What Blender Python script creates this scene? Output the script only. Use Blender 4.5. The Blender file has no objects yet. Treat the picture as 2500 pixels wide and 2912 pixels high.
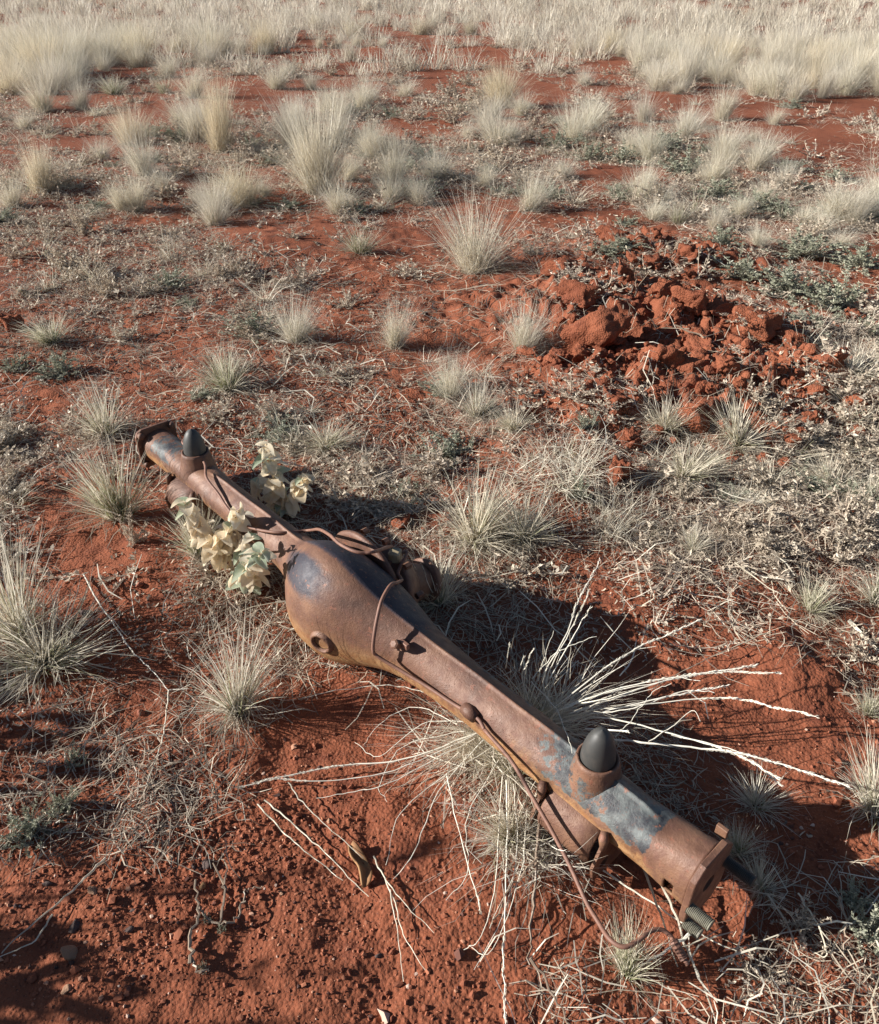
import bpy, math
import numpy as np
from mathutils import Vector, Matrix
rng = np.random.default_rng(11)
SC = bpy.context.scene
COL = SC.collection
R = math.radians

# ------------------------------------------------------------------ camera, light, exposure
F, CAMH = 2311.0, 1.2                       # focal length in photo pixels, eye height in metres
PITCH = math.atan((1456 + 130) / F)
cp, sp = math.cos(PITCH), math.sin(PITCH)
cam = bpy.data.cameras.new("camera"); camo = bpy.data.objects.new("camera", cam); COL.objects.link(camo)
camo.location = (0, 0, CAMH); camo.rotation_euler = (math.pi / 2 - PITCH, 0, 0)
cam.sensor_fit = 'HORIZONTAL'; cam.sensor_width = 36; cam.lens = 36 * F / 2500
cam.clip_start = 0.02; cam.clip_end = 2000
SC.camera = camo

SUN_EL, SUN_ROT = R(23), R(-92)             # sun stands at the left
w = bpy.data.worlds.new("World"); SC.world = w; w.use_nodes = True
nt = w.node_tree; bg = nt.nodes['Background']
sky = nt.nodes.new('ShaderNodeTexSky'); sky.sky_type = 'NISHITA'; sky.sun_disc = False
sky.sun_elevation = SUN_EL; sky.sun_rotation = SUN_ROT; sky.dust_density = 0.3; sky.air_density = 0.75
nt.links.new(sky.outputs[0], bg.inputs[0]); bg.inputs[1].default_value = 0.05
sun = bpy.data.lights.new("sun", 'SUN'); suno = bpy.data.objects.new("sun", sun); COL.objects.link(suno)
sun.energy = 5.0; sun.angle = R(0.53); sun.color = (1.0, 0.96, 0.90)
sdir = Vector((math.sin(SUN_ROT) * math.cos(SUN_EL), math.cos(SUN_ROT) * math.cos(SUN_EL), math.sin(SUN_EL)))
suno.rotation_euler = sdir.to_track_quat('Z', 'Y').to_euler()
SC.view_settings.view_transform = 'Standard'; SC.view_settings.look = 'None'
SC.view_settings.exposure = 1.0; SC.view_settings.gamma = 1
SC.view_settings.use_curve_mapping = False

# ------------------------------------------------------------------ noise
def _h(ix, iy, seed):
    v = (ix.astype(np.int64) * 374761393 + iy.astype(np.int64) * 668265263 + seed * 1442695041) & 0x7fffffff
    v = ((v ^ (v >> 13)) * 1274126177) & 0x7fffffff
    v = ((v ^ (v >> 15)) * 2246822519) & 0x7fffffff
    return ((v ^ (v >> 12)) & 0xffffff) / float(0xffffff)
def vnoise(x, y, seed=0):
    ix, iy = np.floor(x), np.floor(y); fx, fy = x - ix, y - iy
    fx = fx * fx * (3 - 2 * fx); fy = fy * fy * (3 - 2 * fy)
    a, b = _h(ix, iy, seed), _h(ix + 1, iy, seed); c, d = _h(ix, iy + 1, seed), _h(ix + 1, iy + 1, seed)
    return (a * (1 - fx) + b * fx) * (1 - fy) + (c * (1 - fx) + d * fx) * fy - 0.5
def fbm(x, y, o=4, seed=0):
    s = 0; a = 1.0
    for i in range(o):
        s = s + a * vnoise(x * 2 ** i + 17.3 * i, y * 2 ** i - 9.1 * i, seed + i); a *= 0.5
    return s
def worley(x, y, seed=0):
    ix, iy = np.floor(x), np.floor(y); best = np.full(x.shape, 9.0); bid = np.zeros(x.shape)
    for dx in (-1, 0, 1):
        for dy in (-1, 0, 1):
            cx, cy = ix + dx, iy + dy
            px, py = cx + _h(cx, cy, seed), cy + _h(cx, cy, seed + 7)
            d = (px - x) ** 2 + (py - y) ** 2; m = d < best
            best = np.where(m, d, best); bid = np.where(m, _h(cx, cy, seed + 3), bid)
    return np.sqrt(best), bid

# ------------------------------------------------------------------ the lie of the land
def gxy(px, py, z=0.0):                      # a photo point as a place at height z
    dx = (px - 1250) / F; dy = (1456 - py) / F
    d = np.array([dx, cp + dy * sp, -sp + dy * cp]); t = (z - CAMH) / d[2]
    return np.array([0, 0, CAMH]) + t * d
def proj(p):
    p = np.asarray(p, float); q = p - np.array([0, 0, CAMH])
    z = q[..., 1] * cp - q[..., 2] * sp; y = q[..., 1] * sp + q[..., 2] * cp
    return np.stack([1250 + F * q[..., 0] / z, 1456 - F * y / z, z], -1)
A0 = gxy(445, 1258, .12); A1 = gxy(2000, 2490, .11); AL = float(np.linalg.norm(A1 - A0)); AX = (A1 - A0) / AL
ROTZ = math.atan2(AX[1], AX[0])
MB = [(gxy(a, b)[:2], sx, sy, h) for a, b, sx, sy, h in [
    (1650, 900, .38, .30, .08), (1950, 960, .50, .22, .07), (1800, 1130, .33, .20, .06), (2120, 1150, .35, .30, .05),
    (1850, 740, .50, .35, .08), (2350, 1150, .40, .25, .05), (1560, 1260, .22, .16, .05), (600, 1560, .2, .12, .03),
    (1450, 2500, .20, .18, .02), (2330, 2560, .16, .12, .035), (1650, 1400, .35, .16, .04), (2300, 1500, .22, .1, .04),
    (1200, 2080, .16, .09, -.025), (750, 700, .4, .3, .04), (320, 520, .7, .3, .05), (2250, 1900, .09, .10, .03)]]
HOLES = [(gxy(1530, 1228)[:2], .075, .055, .10), (gxy(1625, 745)[:2], .06, .05, .06), (gxy(1740, 1010)[:2], .10, .05, .03)]
def coarse(x, y):
    h = 0.030 * fbm(x * .9, y * .9, 3, 5) + 0.012 * fbm(x * 4.1, y * 4.1, 2, 9)
    h = h + np.where(y > 6, .05 * fbm(x * .25, y * .25, 2, 31) * np.clip((y - 6) / 10, 0, 1) * 3, 0)
    for (c, sx, sy, a) in MB: h = h + a * np.exp(-((x - c[0]) / sx) ** 2 - ((y - c[1]) / sy) ** 2)
    for (c, sx, sy, a) in HOLES: h = h - a * np.exp(-(((x - c[0]) / sx) ** 2 + ((y - c[1]) / sy) ** 2) ** 2)
    # the axle has settled on level soil
    u = (x - A0[0]) * AX[0] + (y - A0[1]) * AX[1]; v = -(x - A0[0]) * AX[1] + (y - A0[1]) * AX[0]
    m = np.exp(-(np.maximum(np.abs(u - AL / 2) - AL / 2, 0) / .15) ** 2 - (v / .17) ** 2)
    return h * (1 - .92 * m) - .004 * m
def moundmask(x, y):
    m = 0
    for (c, sx, sy, a) in MB[:6]: m = np.maximum(m, np.exp(-(((x - c[0]) / (sx * .95)) ** 2 + ((y - c[1]) / (sy * 1.1)) ** 2)))
    return m
def height(x, y):
    x = np.asarray(x, float); y = np.asarray(y, float); h = coarse(x, y)
    r = np.hypot(x, y); near = np.clip((9 - r) / 6, 0, 1)
    mm = moundmask(x, y)
    rough = fbm(x * 14, y * 14, 3, 21); gm = np.clip(.55 + 1.7 * fbm(x * 2.6, y * 2.6, 3, 41) - .25 * np.exp(-((x + .02) / .35) ** 2 - ((y - .75) / .35) ** 2), .12, 1.35)
    h = h + near * (.014 + .05 * mm) * rough
    d, b = worley(x * 22, y * 22, 3); h = h + near * (.0052 * gm + .03 * mm) * np.clip(.62 - d, 0, 1) * (b > .35) * 1.6
    d, b = worley(x * 105 + .3 * rough, y * 105, 5); h = h + near * (.0026 + .0065 * b ** 3) * gm * np.clip(.7 - d, 0, 1) * 1.5
    d, b = worley(x * 8 + rough * .5, y * 8, 8); h = h + mm * near * .08 * np.clip(.55 - d, 0, 1) * (b > .3)
    return h
def zc(x, y): return float(height(np.array([x]), np.array([y]))[0])
def ground_at(px, py):                       # where the sight line meets the soil
    z = 0.0
    for _ in range(5):
        p = gxy(px, py, z); z = float(coarse(np.array([p[0]]), np.array([p[1]]))[0])
    p = gxy(px, py, z); p[2] = z; return p

def gxyv(px, py, z=0.):
    dx = (px - 1250) / F; dy = (1456 - py) / F; d = np.stack([dx, cp + dy * sp, -sp + dy * cp], 1); t = (z - CAMH) / d[:, 2]
    return np.array([0, 0, CAMH]) + t[:, None] * d
def ground_v(px, py):
    z = np.zeros(len(px))
    for _ in range(4): p = gxyv(px, py, z); z = coarse(p[:, 0], p[:, 1])
    p[:, 2] = z; return p

# ------------------------------------------------------------------ tags
def tag(o, label=None, cat=None, group=None, kind=None):
    if label: o['label'] = label
    if cat: o['category'] = cat
    if group: o['group'] = group
    if kind: o['kind'] = kind
    return o
def empty(name, loc, rz=0):
    o = bpy.data.objects.new(name, None); COL.objects.link(o); o.location = loc; o.rotation_euler = (0, 0, rz)
    o.empty_display_size = .05; return o
class Mesh:
    def __init__(s): s.v = []; s.f = []; s.n = 0; s.t = []; s.g = []
    def add(s, v, f, tone=.5, green=0.0):
        v = np.asarray(v, float).reshape(-1, 3); k = len(v)
        s.v.append(v); s.f += [tuple(int(i) + s.n for i in q) for q in f]; s.n += k
        s.t.append(np.broadcast_to(np.asarray(tone, float), (k,))); s.g.append(np.broadcast_to(np.asarray(green, float), (k,)))
    def mesh(s, name, smooth=False):
        me = bpy.data.meshes.new(name); V = np.concatenate(s.v)
        me.from_pydata(V.tolist(), [], s.f)
        a = me.attributes.new('tone', 'FLOAT', 'POINT'); a.data.foreach_set('value', np.concatenate(s.t).astype('f'))
        a = me.attributes.new('green', 'FLOAT', 'POINT'); a.data.foreach_set('value', np.concatenate(s.g).astype('f'))
        if smooth: me.polygons.foreach_set('use_smooth', [True] * len(me.polygons))
        me.update(); return me
    def build(s, name, mat, parent=None, smooth=False):
        me = s.mesh(name, smooth); me.materials.append(mat)
        return link(name, me, parent)
def link(name, me, parent=None, loc=None, rot=None, scale=None):
    o = bpy.data.objects.new(name, me); COL.objects.link(o)
    if parent: o.parent = parent
    if loc is not None: o.location = loc
    if rot is not None: o.rotation_euler = rot
    if scale is not None: o.scale = scale
    return o
def smooth_path(P, n=8):
    P = np.asarray(P, float)
    if len(P) < 3: return P
    Q = np.vstack([2 * P[0] - P[1], P, 2 * P[-1] - P[-2]]); out = []
    for i in range(1, len(Q) - 2):
        p0, p1, p2, p3 = Q[i - 1], Q[i], Q[i + 1], Q[i + 2]
        for t in np.arange(n) / n:
            out.append(.5 * (2 * p1 + (p2 - p0) * t + (2 * p0 - 5 * p1 + 4 * p2 - p3) * t * t + (3 * p1 - p0 - 3 * p2 + p3) * t ** 3))
    out.append(P[-1]); return np.array(out)
def tube(m, P, r, n=8, tone=.5, green=0., caps=True):
    P = np.asarray(P, float); k = len(P); r = np.broadcast_to(np.asarray(r, float), (k,))
    T = np.gradient(P, axis=0); T /= np.linalg.norm(T, axis=1)[:, None] + 1e-12
    u = np.cross(T[0], [0.31, .2, .93]); u /= np.linalg.norm(u) + 1e-9; V = []
    for i in range(k):
        u = u - T[i] * (u @ T[i]); u /= np.linalg.norm(u) + 1e-9; w_ = np.cross(T[i], u)
        a = np.arange(n) * 2 * math.pi / n
        V.append(P[i] + r[i] * (np.cos(a)[:, None] * u + np.sin(a)[:, None] * w_))
    f = [(i * n + j, i * n + (j + 1) % n, (i + 1) * n + (j + 1) % n, (i + 1) * n + j) for i in range(k - 1) for j in range(n)]
    if caps: f += [tuple(range(n))[::-1], tuple((k - 1) * n + j for j in range(n))]
    m.add(np.vstack(V), f, np.repeat(np.broadcast_to(tone, (k,)), n), np.repeat(np.broadcast_to(green, (k,)), n))
def box(m, c, s, rot=None, tone=.5, bev=.12):
    c = np.array(c, float); h = np.array(s, float) / 2; b = min(h) * bev * 2
    V = []
    for sx in (-1, 1):
        for sy in (-1, 1):
            for sz in (-1, 1):
                for k in range(3):
                    q = h.copy(); q[k] -= 0; o = np.array([b, b, b]); o[k] = 0
                    V.append((q - o) * [sx, sy, sz])
    V = np.array(V)
    def ix(sx, sy, sz, k): return ((sx * 2 + sy) * 2 + sz) * 3 + k
    f = []
    for k in range(3):
        for s_ in (0, 1):
            q = []
            for a, b2 in ((0, 0), (0, 1), (1, 1), (1, 0)):
                t = [0, 0, 0]; t[k] = s_; t[(k + 1) % 3] = a; t[(k + 2) % 3] = b2; q.append(ix(*t, k))
            f.append(tuple(q if s_ else q[::-1]))
    for k in range(3):                        # edges along k
        i, j = (k + 1) % 3, (k + 2) % 3
        for a in (0, 1):
            for b2 in (0, 1):
                t0 = [0, 0, 0]; t0[i] = a; t0[j] = b2; t1 = list(t0); t1[k] = 1
                f.append((ix(*t0, i), ix(*t0, j), ix(*t1, j), ix(*t1, i)))
    for a in (0, 1):
        for b2 in (0, 1):
            for c2 in (0, 1): f.append((ix(a, b2, c2, 0), ix(a, b2, c2, 1), ix(a, b2, c2, 2)))
    if rot is not None: V = V @ np.array(Matrix.Rotation(rot[1], 3, rot[0]) if isinstance(rot, tuple) else rot).T
    m.add(V + c, f, tone)
def lathe(m, prof, n=32, M=None, off=(0, 0, 0), tone=.5):
    a = np.arange(n) * 2 * math.pi / n; V = []
    for r, z in prof: V.append(np.stack([r * np.cos(a), r * np.sin(a), np.full(n, z)], 1))
    V = np.vstack(V); k = len(prof)
    f = [(i * n + j, i * n + (j + 1) % n, (i + 1) * n + (j + 1) % n, (i + 1) * n + j) for i in range(k - 1) for j in range(n)]
    if M is not None: V = V @ np.array(M).T
    m.add(V + np.array(off), f, tone)

# ------------------------------------------------------------------ materials
def mat(name):
    m = bpy.data.materials.new(name); m.use_nodes = True; n = m.node_tree
    for x in list(n.nodes): n.nodes.remove(x)
    return m, n
class N:
    def __init__(s, t): s.t = t
    def __call__(s, typ, ins=None, **kw):
        o = s.t.nodes.new('ShaderNode' + typ)
        for k, v in kw.items(): setattr(o, k, v)
        for k, v in (ins or {}).items():
            if isinstance(v, bpy.types.NodeSocket): s.t.links.new(v, o.inputs[k])
            else: o.inputs[k].default_value = v
        return o
    def noise(s, scale, detail=4, vec=None, rough=.55, out=0, dist=0.):
        i = {'Scale': scale, 'Detail': detail, 'Roughness': rough, 'Distortion': dist}
        if vec is not None: i['Vector'] = vec
        return s('TexNoise', i).outputs[out]
    def ramp(s, f, stops):
        o = s('ValToRGB', {'Fac': f}); e = o.color_ramp.elements
        while len(e) < len(stops): e.new(.5)
        for q, (p, c) in zip(e, stops):
            q.position = p; q.color = (*c, 1) if not np.isscalar(c) else (c, c, c, 1)
        return o.outputs[0]
    def mix(s, f, a, b, bt='MIX'):
        o = s('Mix', data_type='RGBA', blend_type=bt)
        for i, v in ((0, f), (6, a), (7, b)):
            if isinstance(v, bpy.types.NodeSocket): s.t.links.new(v, o.inputs[i])
            else: o.inputs[i].default_value = v if i == 0 else (*v, 1)
        return o.outputs[2]
    def math(s, op, a, b=0., c=0., clamp=False):
        o = s('Math', operation=op, use_clamp=clamp)
        for i, v in enumerate((a, b, c)):
            if isinstance(v, bpy.types.NodeSocket): s.t.links.new(v, o.inputs[i])
            else: o.inputs[i].default_value = v
        return o.outputs[0]
    def step(s, v, lo, hi):
        return s('MapRange', {'Value': v, 'From Min': lo, 'From Max': hi}, interpolation_type='SMOOTHSTEP').outputs[0]
    def attr(s, n): return s('Attribute', attribute_name=n)
    def out(s, bsdf, disp=None):
        o = s('OutputMaterial'); s.t.links.new(bsdf.outputs[0], o.inputs[0])

def soil_mat(name, dark=1.0, grain=1.0):
    m, t = mat(name); n = N(t); tc = n('TexCoord').outputs['Object']
    tc = n('NewGeometry').outputs['Position']
    a = n.noise(1.3, 5, tc); b = n.noise(9, 6, tc); c = n.noise(190, 3, tc, .7)
    col = n.ramp(a, [(.3, (.185, .058, .030)), (.7, (.265, .088, .045))])
    col = n.mix(n.step(b, .52, .72), col, (.145, .045, .026))
    col = n.mix(n.step(c, .57, .75), col, (.37, .155, .09))
    col = n.mix(n.step(n.noise(260, 2, tc), .60, .72), col, (.11, .045, .03))
    v = n('TexVoronoi', {'Vector': tc, 'Scale': 170.}); col = n.mix(n.math('MULTIPLY', n.step(v.outputs['Distance'], .45, .1), .35), col, n.mix(n('SeparateXYZ', {0: v.outputs['Color']}).outputs[0], (.12, .042, .026), (.40, .16, .09)))
    if dark != 1: col = n.mix(1., col, (dark, dark, dark), 'MULTIPLY')
    bp = n('Bump', {'Strength': .55 * grain, 'Distance': .006, 'Height': n.math('ADD', n.noise(60, 5, tc, .7), n.math('MULTIPLY', v.outputs['Distance'], -.6))})
    bp2 = n('Bump', {'Strength': .5 * grain, 'Distance': .002, 'Height': c, 'Normal': bp.outputs[0]})
    p = n('BsdfPrincipled', {'Base Color': col, 'Roughness': .95, 'Specular IOR Level': .15, 'Normal': bp2.outputs[0]})
    n.out(p); return m
M_SOIL = soil_mat('red_soil'); M_CLOD = soil_mat('red_clod', 1.0, 1.5)

def stone_mat(name, c1, c2):
    m, t = mat(name); n = N(t); tc = n('TexCoord').outputs['Object']; oi = n('ObjectInfo').outputs['Random']
    at = n.attr('tone').outputs['Fac']
    f = n.noise(60, 5, tc, .65)
    col = n.mix(n.step(f, .35, .65), c1, c2); col = n.mix(n.math('MULTIPLY', at, .6), col, (.30, .10, .05))
    p = n('BsdfPrincipled', {'Base Color': col, 'Roughness': .85, 'Specular IOR Level': .3, 'Normal': n('Bump', {'Strength': .4, 'Distance': .003, 'Height': f}).outputs[0]})
    n.out(p); return m
M_PINK = stone_mat('pink_stone', (.34, .13, .08), (.25, .085, .05)); M_PALE = stone_mat('pale_stone', (.38, .24, .15), (.27, .12, .07))
M_DARK = stone_mat('dark_stone', (.07, .05, .045), (.13, .085, .07)); M_GRIT = None
def grit_mat():
    m, t = mat('gravel_mix'); n = N(t); at = n.attr('tone').outputs['Fac']
    col = n.ramp(at, [(0, (.05, .032, .028)), (.07, (.16, .06, .04)), (.12, (.18, .058, .030)), (.6, (.27, .088, .045)), (.88, (.34, .13, .07)), (.96, (.46, .24, .15)), (1, (.55, .42, .34))])
    p = n('BsdfPrincipled', {'Base Color': col, 'Roughness': .85, 'Specular IOR Level': .3}); n.out(p); return m
M_GRIT = grit_mat()

def straw_mat(name, c0, c1, g0=(.10, .15, .03), trans=.28, objvar=.35):
    m, t = mat(name); n = N(t); tone = n.attr('tone').outputs['Fac']; gr = n.attr('green').outputs['Fac']; oi = n('ObjectInfo').outputs['Random']
    col = n.ramp(tone, [(0, tuple(x * .45 for x in c0)), (.25, c0), (1, c1)])
    tint = n.ramp(oi, [(0, (.86, .84, .86)), (.5, (1, .95, .85)), (1, (1.0, 1.0, .95))])
    col = n.mix(objvar, col, n.mix(1., col, tint, 'MULTIPLY')); col = n.mix(gr, col, g0)
    d = n('BsdfDiffuse', {'Color': col, 'Roughness': .6}); tr = n('BsdfTranslucent', {'Color': col}); g = n('BsdfGlossy', {'Color': (.8, .8, .75, 1), 'Roughness': .45})
    a = n('MixShader', {0: trans, 1: d.outputs[0], 2: tr.outputs[0]}); b = n('MixShader', {0: .035, 1: a.outputs[0], 2: g.outputs[0]})
    n.out(b); return m
M_STRAW = straw_mat('pale_straw', (.58, .52, .41), (.92, .88, .77), g0=(.24, .25, .10), trans=.33); M_GOLD = straw_mat('golden_straw', (.60, .52, .38), (.93, .86, .70), g0=(.24, .24, .10), trans=.33)
M_GREY = straw_mat('grey_straw', (.50, .44, .34), (.90, .85, .72), g0=(.19, .22, .07), trans=.33); M_WHITE = straw_mat('bleached_stalk', (.72, .67, .56), (.93, .90, .80), trans=.15)
M_LITTER = straw_mat('dry_litter', (.22, .165, .125), (.66, .57, .45), trans=.1)
M_HERB = straw_mat('grey_herb', (.42, .34, .27), (.84, .74, .61), trans=.28, g0=(.28, .28, .17))
M_SALT = straw_mat('saltbush_leaf', (.30, .30, .23), (.58, .57, .45), g0=(.23, .27, .17), trans=.22)
M_TWIG = straw_mat('brown_twig', (.20, .14, .10), (.36, .28, .21), trans=.02)
M_SHRUB = straw_mat('dark_shrub', (.03, .04, .018), (.07, .08, .04), g0=(.04, .06, .02), trans=.1)

def metal_mat(name, zone=True):
    m, t = mat(name); n = N(t); tc = n('TexCoord').outputs['Object']; at = n.attr('tone').outputs['Fac']; gr = n.attr('green').outputs['Fac']
    a = n.noise(11, 6, tc, .62); b = n.noise(55, 5, tc, .65); c = n.noise(330, 3, tc, .7); e = n.noise(120, 4, tc, .7)
    col = n.ramp(a, [(.30, (.070, .034, .023)), (.46, (.135, .066, .042)), (.60, (.19, .098, .060)), (.75, (.26, .135, .075))])
    col = n.mix(n.math('MULTIPLY', n.step(b, .48, .68), .6), col, (.125, .055, .040))
    col = n.mix(n.math('MULTIPLY', n.step(e, .55, .72), .35), col, (.27, .145, .10))
    if zone:
        X = n('SeparateXYZ', {0: tc}).outputs[0]; soft = n.math('MULTIPLY', n.step(X, .52, .66), n.step(X, 1.22, 1.05))
        fine = n.math('MULTIPLY', n.math('SUBTRACT', n.noise(48, 6, tc, .72), .5), 2.0); big = n.math('MULTIPLY', n.math('SUBTRACT', n.noise(9, 3, tc), .5), 1.0)
        ed = n.math('ADD', n.math('MULTIPLY', fine, n.math('SUBTRACT', 1.15, n.math('MULTIPLY', soft, .85))), big)
        och = n.step(n.math('ADD', at, n.math('MULTIPLY', ed, .7)), .22, .85)          # ochre bloom where damp soil lies against the steel
        col = n.mix(n.math('MULTIPLY', och, .72), col, n.mix(n.step(b, .35, .65), (.33, .155, .060), (.45, .265, .115)))
        pt = n.mix(soft, n.step(n.math('ADD', gr, ed), .42, .60), n.math('MULTIPLY', n.step(n.math('ADD', gr, n.math('MULTIPLY', ed, .7)), .08, .62), .96))
        pc = n.mix(n.step(n.noise(30, 5, tc, .65), .35, .68), (.020, .026, .034), (.13, .15, .145)); pc = n.mix(soft, pc, (.018, .024, .040))
        col = n.mix(n.math('MULTIPLY', pt, .93), col, pc)
        col = n.mix(n.math('MULTIPLY', n.step(n.noise(75, 4, tc, .7), .60, .66), .75), col, (.22, .090, .055))
    col = n.mix(n.math('MULTIPLY', n.step(c, .60, .72), .55), col, (.13, .05, .032))
    pv = n('TexVoronoi', {'Vector': tc, 'Scale': 210.}).outputs['Distance']; pit = n.math('MULTIPLY', n.step(pv, .26, .10), n.step(n.noise(18, 4, tc, .6), .50, .62))
    col = n.mix(n.math('MULTIPLY', pit, .75), col, (.055, .024, .018))
    c = n.math('SUBTRACT', c, n.math('MULTIPLY', pit, .8))
    bp = n('Bump', {'Strength': .38, 'Distance': .0018, 'Height': n.math('ADD', n.math('ADD', c, b), n.math('MULTIPLY', e, 1.4))})
    p = n('BsdfPrincipled', {'Base Color': col, 'Roughness': n.ramp(b, [(.3, .46), (.7, .70)]), 'Specular IOR Level': .42, 'Metallic': .08, 'Normal': bp.outputs[0]})
    n.out(p); return m
M_RUST = metal_mat('rusted_steel_with_paint'); M_RUST2 = metal_mat('plain_rust', False)
def simple(name, c, rough=.6, spec=.4, c2=None, sc=60, bump=.2):
    m, t = mat(name); n = N(t); tc = n('TexCoord').outputs['Object']; f = n.noise(sc, 5, tc, .6)
    col = n.mix(n.step(f, .4, .7), c, c2 or tuple(x * .7 for x in c))
    p = n('BsdfPrincipled', {'Base Color': col, 'Roughness': rough, 'Specular IOR Level': spec, 'Normal': n('Bump', {'Strength': bump, 'Distance': .001, 'Height': f}).outputs[0]}); n.out(p); return m
M_RUBBER = simple('weathered_black_rubber', (.040, .040, .038), .55, .5, (.055, .052, .047)); M_BRASS = simple('dirty_brass', (.30, .24, .15), .5, .5, (.20, .13, .07))
M_STUD = simple('dull_grey_thread', (.17, .16, .12), .55, .5, (.10, .09, .07)); M_PIPE = simple('rusty_pipe', (.17, .085, .060), .6, .4, (.24, .12, .08), 90)
M_HOLE = simple('hole_shade', (.03, .018, .012), .9, .1); M_WOOD = simple('weathered_wood', (.34, .19, .09), .85, .2, (.22, .11, .055), 40)  # first one: near-black colour standing in for shade inside a hole
M_CREAM = None
def leaf_mat(name, c0, c1, vein):
    m, t = mat(name); n = N(t); tc = n('TexCoord').outputs['Object']; tone = n.attr('tone').outputs['Fac']; oi = n('ObjectInfo').outputs['Random']
    col = n.mix(n.step(n.math('ADD', n.noise(60, 4, tc), n.math('MULTIPLY', n.math('SUBTRACT', oi, .5), .3)), .35, .65), c0, c1)
    col = n.mix(n.math('MULTIPLY', tone, .4), col, vein)
    d = n('BsdfDiffuse', {'Color': col, 'Roughness': 1., 'Normal': n('Bump', {'Strength': .4, 'Distance': .001, 'Height': n.noise(400, 3, tc)}).outputs[0]})
    tr = n('BsdfTranslucent', {'Color': col}); a = n('MixShader', {0: .34, 1: d.outputs[0], 2: tr.outputs[0]}); n.out(a); return m
M_CREAM = leaf_mat('dry_woolly_leaf', (.88, .76, .56), (.94, .88, .73), (.70, .54, .34)); M_SAGE = leaf_mat('live_woolly_leaf', (.42, .49, .35), (.58, .63, .49), (.80, .80, .68))

# ------------------------------------------------------------------ ground sheet
def ground():
    th = np.concatenate([np.linspace(-47, 47, 600), np.linspace(47, 313, 70)[1:-1]])
    th = np.radians(90 - th)
    r = np.concatenate([np.geomspace(.06, .42, 22)[:-1], np.geomspace(.42, 6.5, 760)[:-1], np.geomspace(6.5, 700, 130)])
    RR, TT = np.meshgrid(r, th, indexing='ij'); X = RR * np.cos(TT); Y = RR * np.sin(TT); Z = height(X, Y)
    nr, na = X.shape; V = np.stack([X, Y, Z], -1).reshape(-1, 3)
    i = np.arange(nr - 1)[:, None] * na; j = np.arange(na)[None, :]; j2 = (j + 1) % na
    Q = np.stack([i + j, i + j2, i + na + j2, i + na + j], -1).reshape(-1, 4)[:, ::-1]
    V = np.vstack([V, [0, 0, height(np.array([0.]), np.array([0.]))[0]]]); c = len(V) - 1
    T = np.stack([np.full(na, c), np.arange(na), (np.arange(na) + 1) % na], -1)[:, ::-1]
    me = bpy.data.meshes.new('ground'); me.vertices.add(len(V)); me.vertices.foreach_set('co', V.ravel())
    nl = Q.size + T.size; me.loops.add(nl); me.loops.foreach_set('vertex_index', np.concatenate([Q.ravel(), T.ravel()]).astype('i'))
    me.polygons.add(len(Q) + len(T))
    me.polygons.foreach_set('loop_start', np.concatenate([np.arange(len(Q)) * 4, Q.size + np.arange(len(T)) * 3]).astype('i'))
    me.polygons.foreach_set('use_smooth', [True] * (len(Q) + len(T)))
    me.update(calc_edges=True); me.validate(); me.materials.append(M_SOIL)
    # faces should look up
    o = link('ground', me); tag(o, kind='structure')
    if me.polygons[1000].normal.z < 0: me.flip_normals()
ground()

# ------------------------------------------------------------------ axle housing (local x along the axle from the far end, y to the back, z up)
H0 = float(A0[2])
ax = empty('axle_housing', (A0[0], A0[1], 0), ROTZ)
tag(ax, 'long rusty vehicle rear axle housing lying diagonally across the red soil', 'axle housing')
axm = np.array([[math.cos(ROTZ), -math.sin(ROTZ), 0], [math.sin(ROTZ), math.cos(ROTZ), 0], [0, 0, 1]])
def toworld(p): return np.asarray(p, float) @ axm.T + np.array([A0[0], A0[1], 0])
def tolocal(p): return (np.asarray(p, float) - np.array([A0[0], A0[1], 0])) @ axm
def bell(s, c, wl, wr, pl, pr): d = s - c; return np.exp(-np.where(d < 0, (np.abs(d) / wl) ** pl, (np.abs(d) / wr) ** pr))
TS = np.array([0, .03, .06, .2, .35, .6, .7, .80, .9, .955, .965, .985, 1.0])
RF = np.array([.043, .042, .042, .042, .044, .0445, .047, .0475, .047, .045, .046, .050, .053])
sin_ = np.sin
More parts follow.
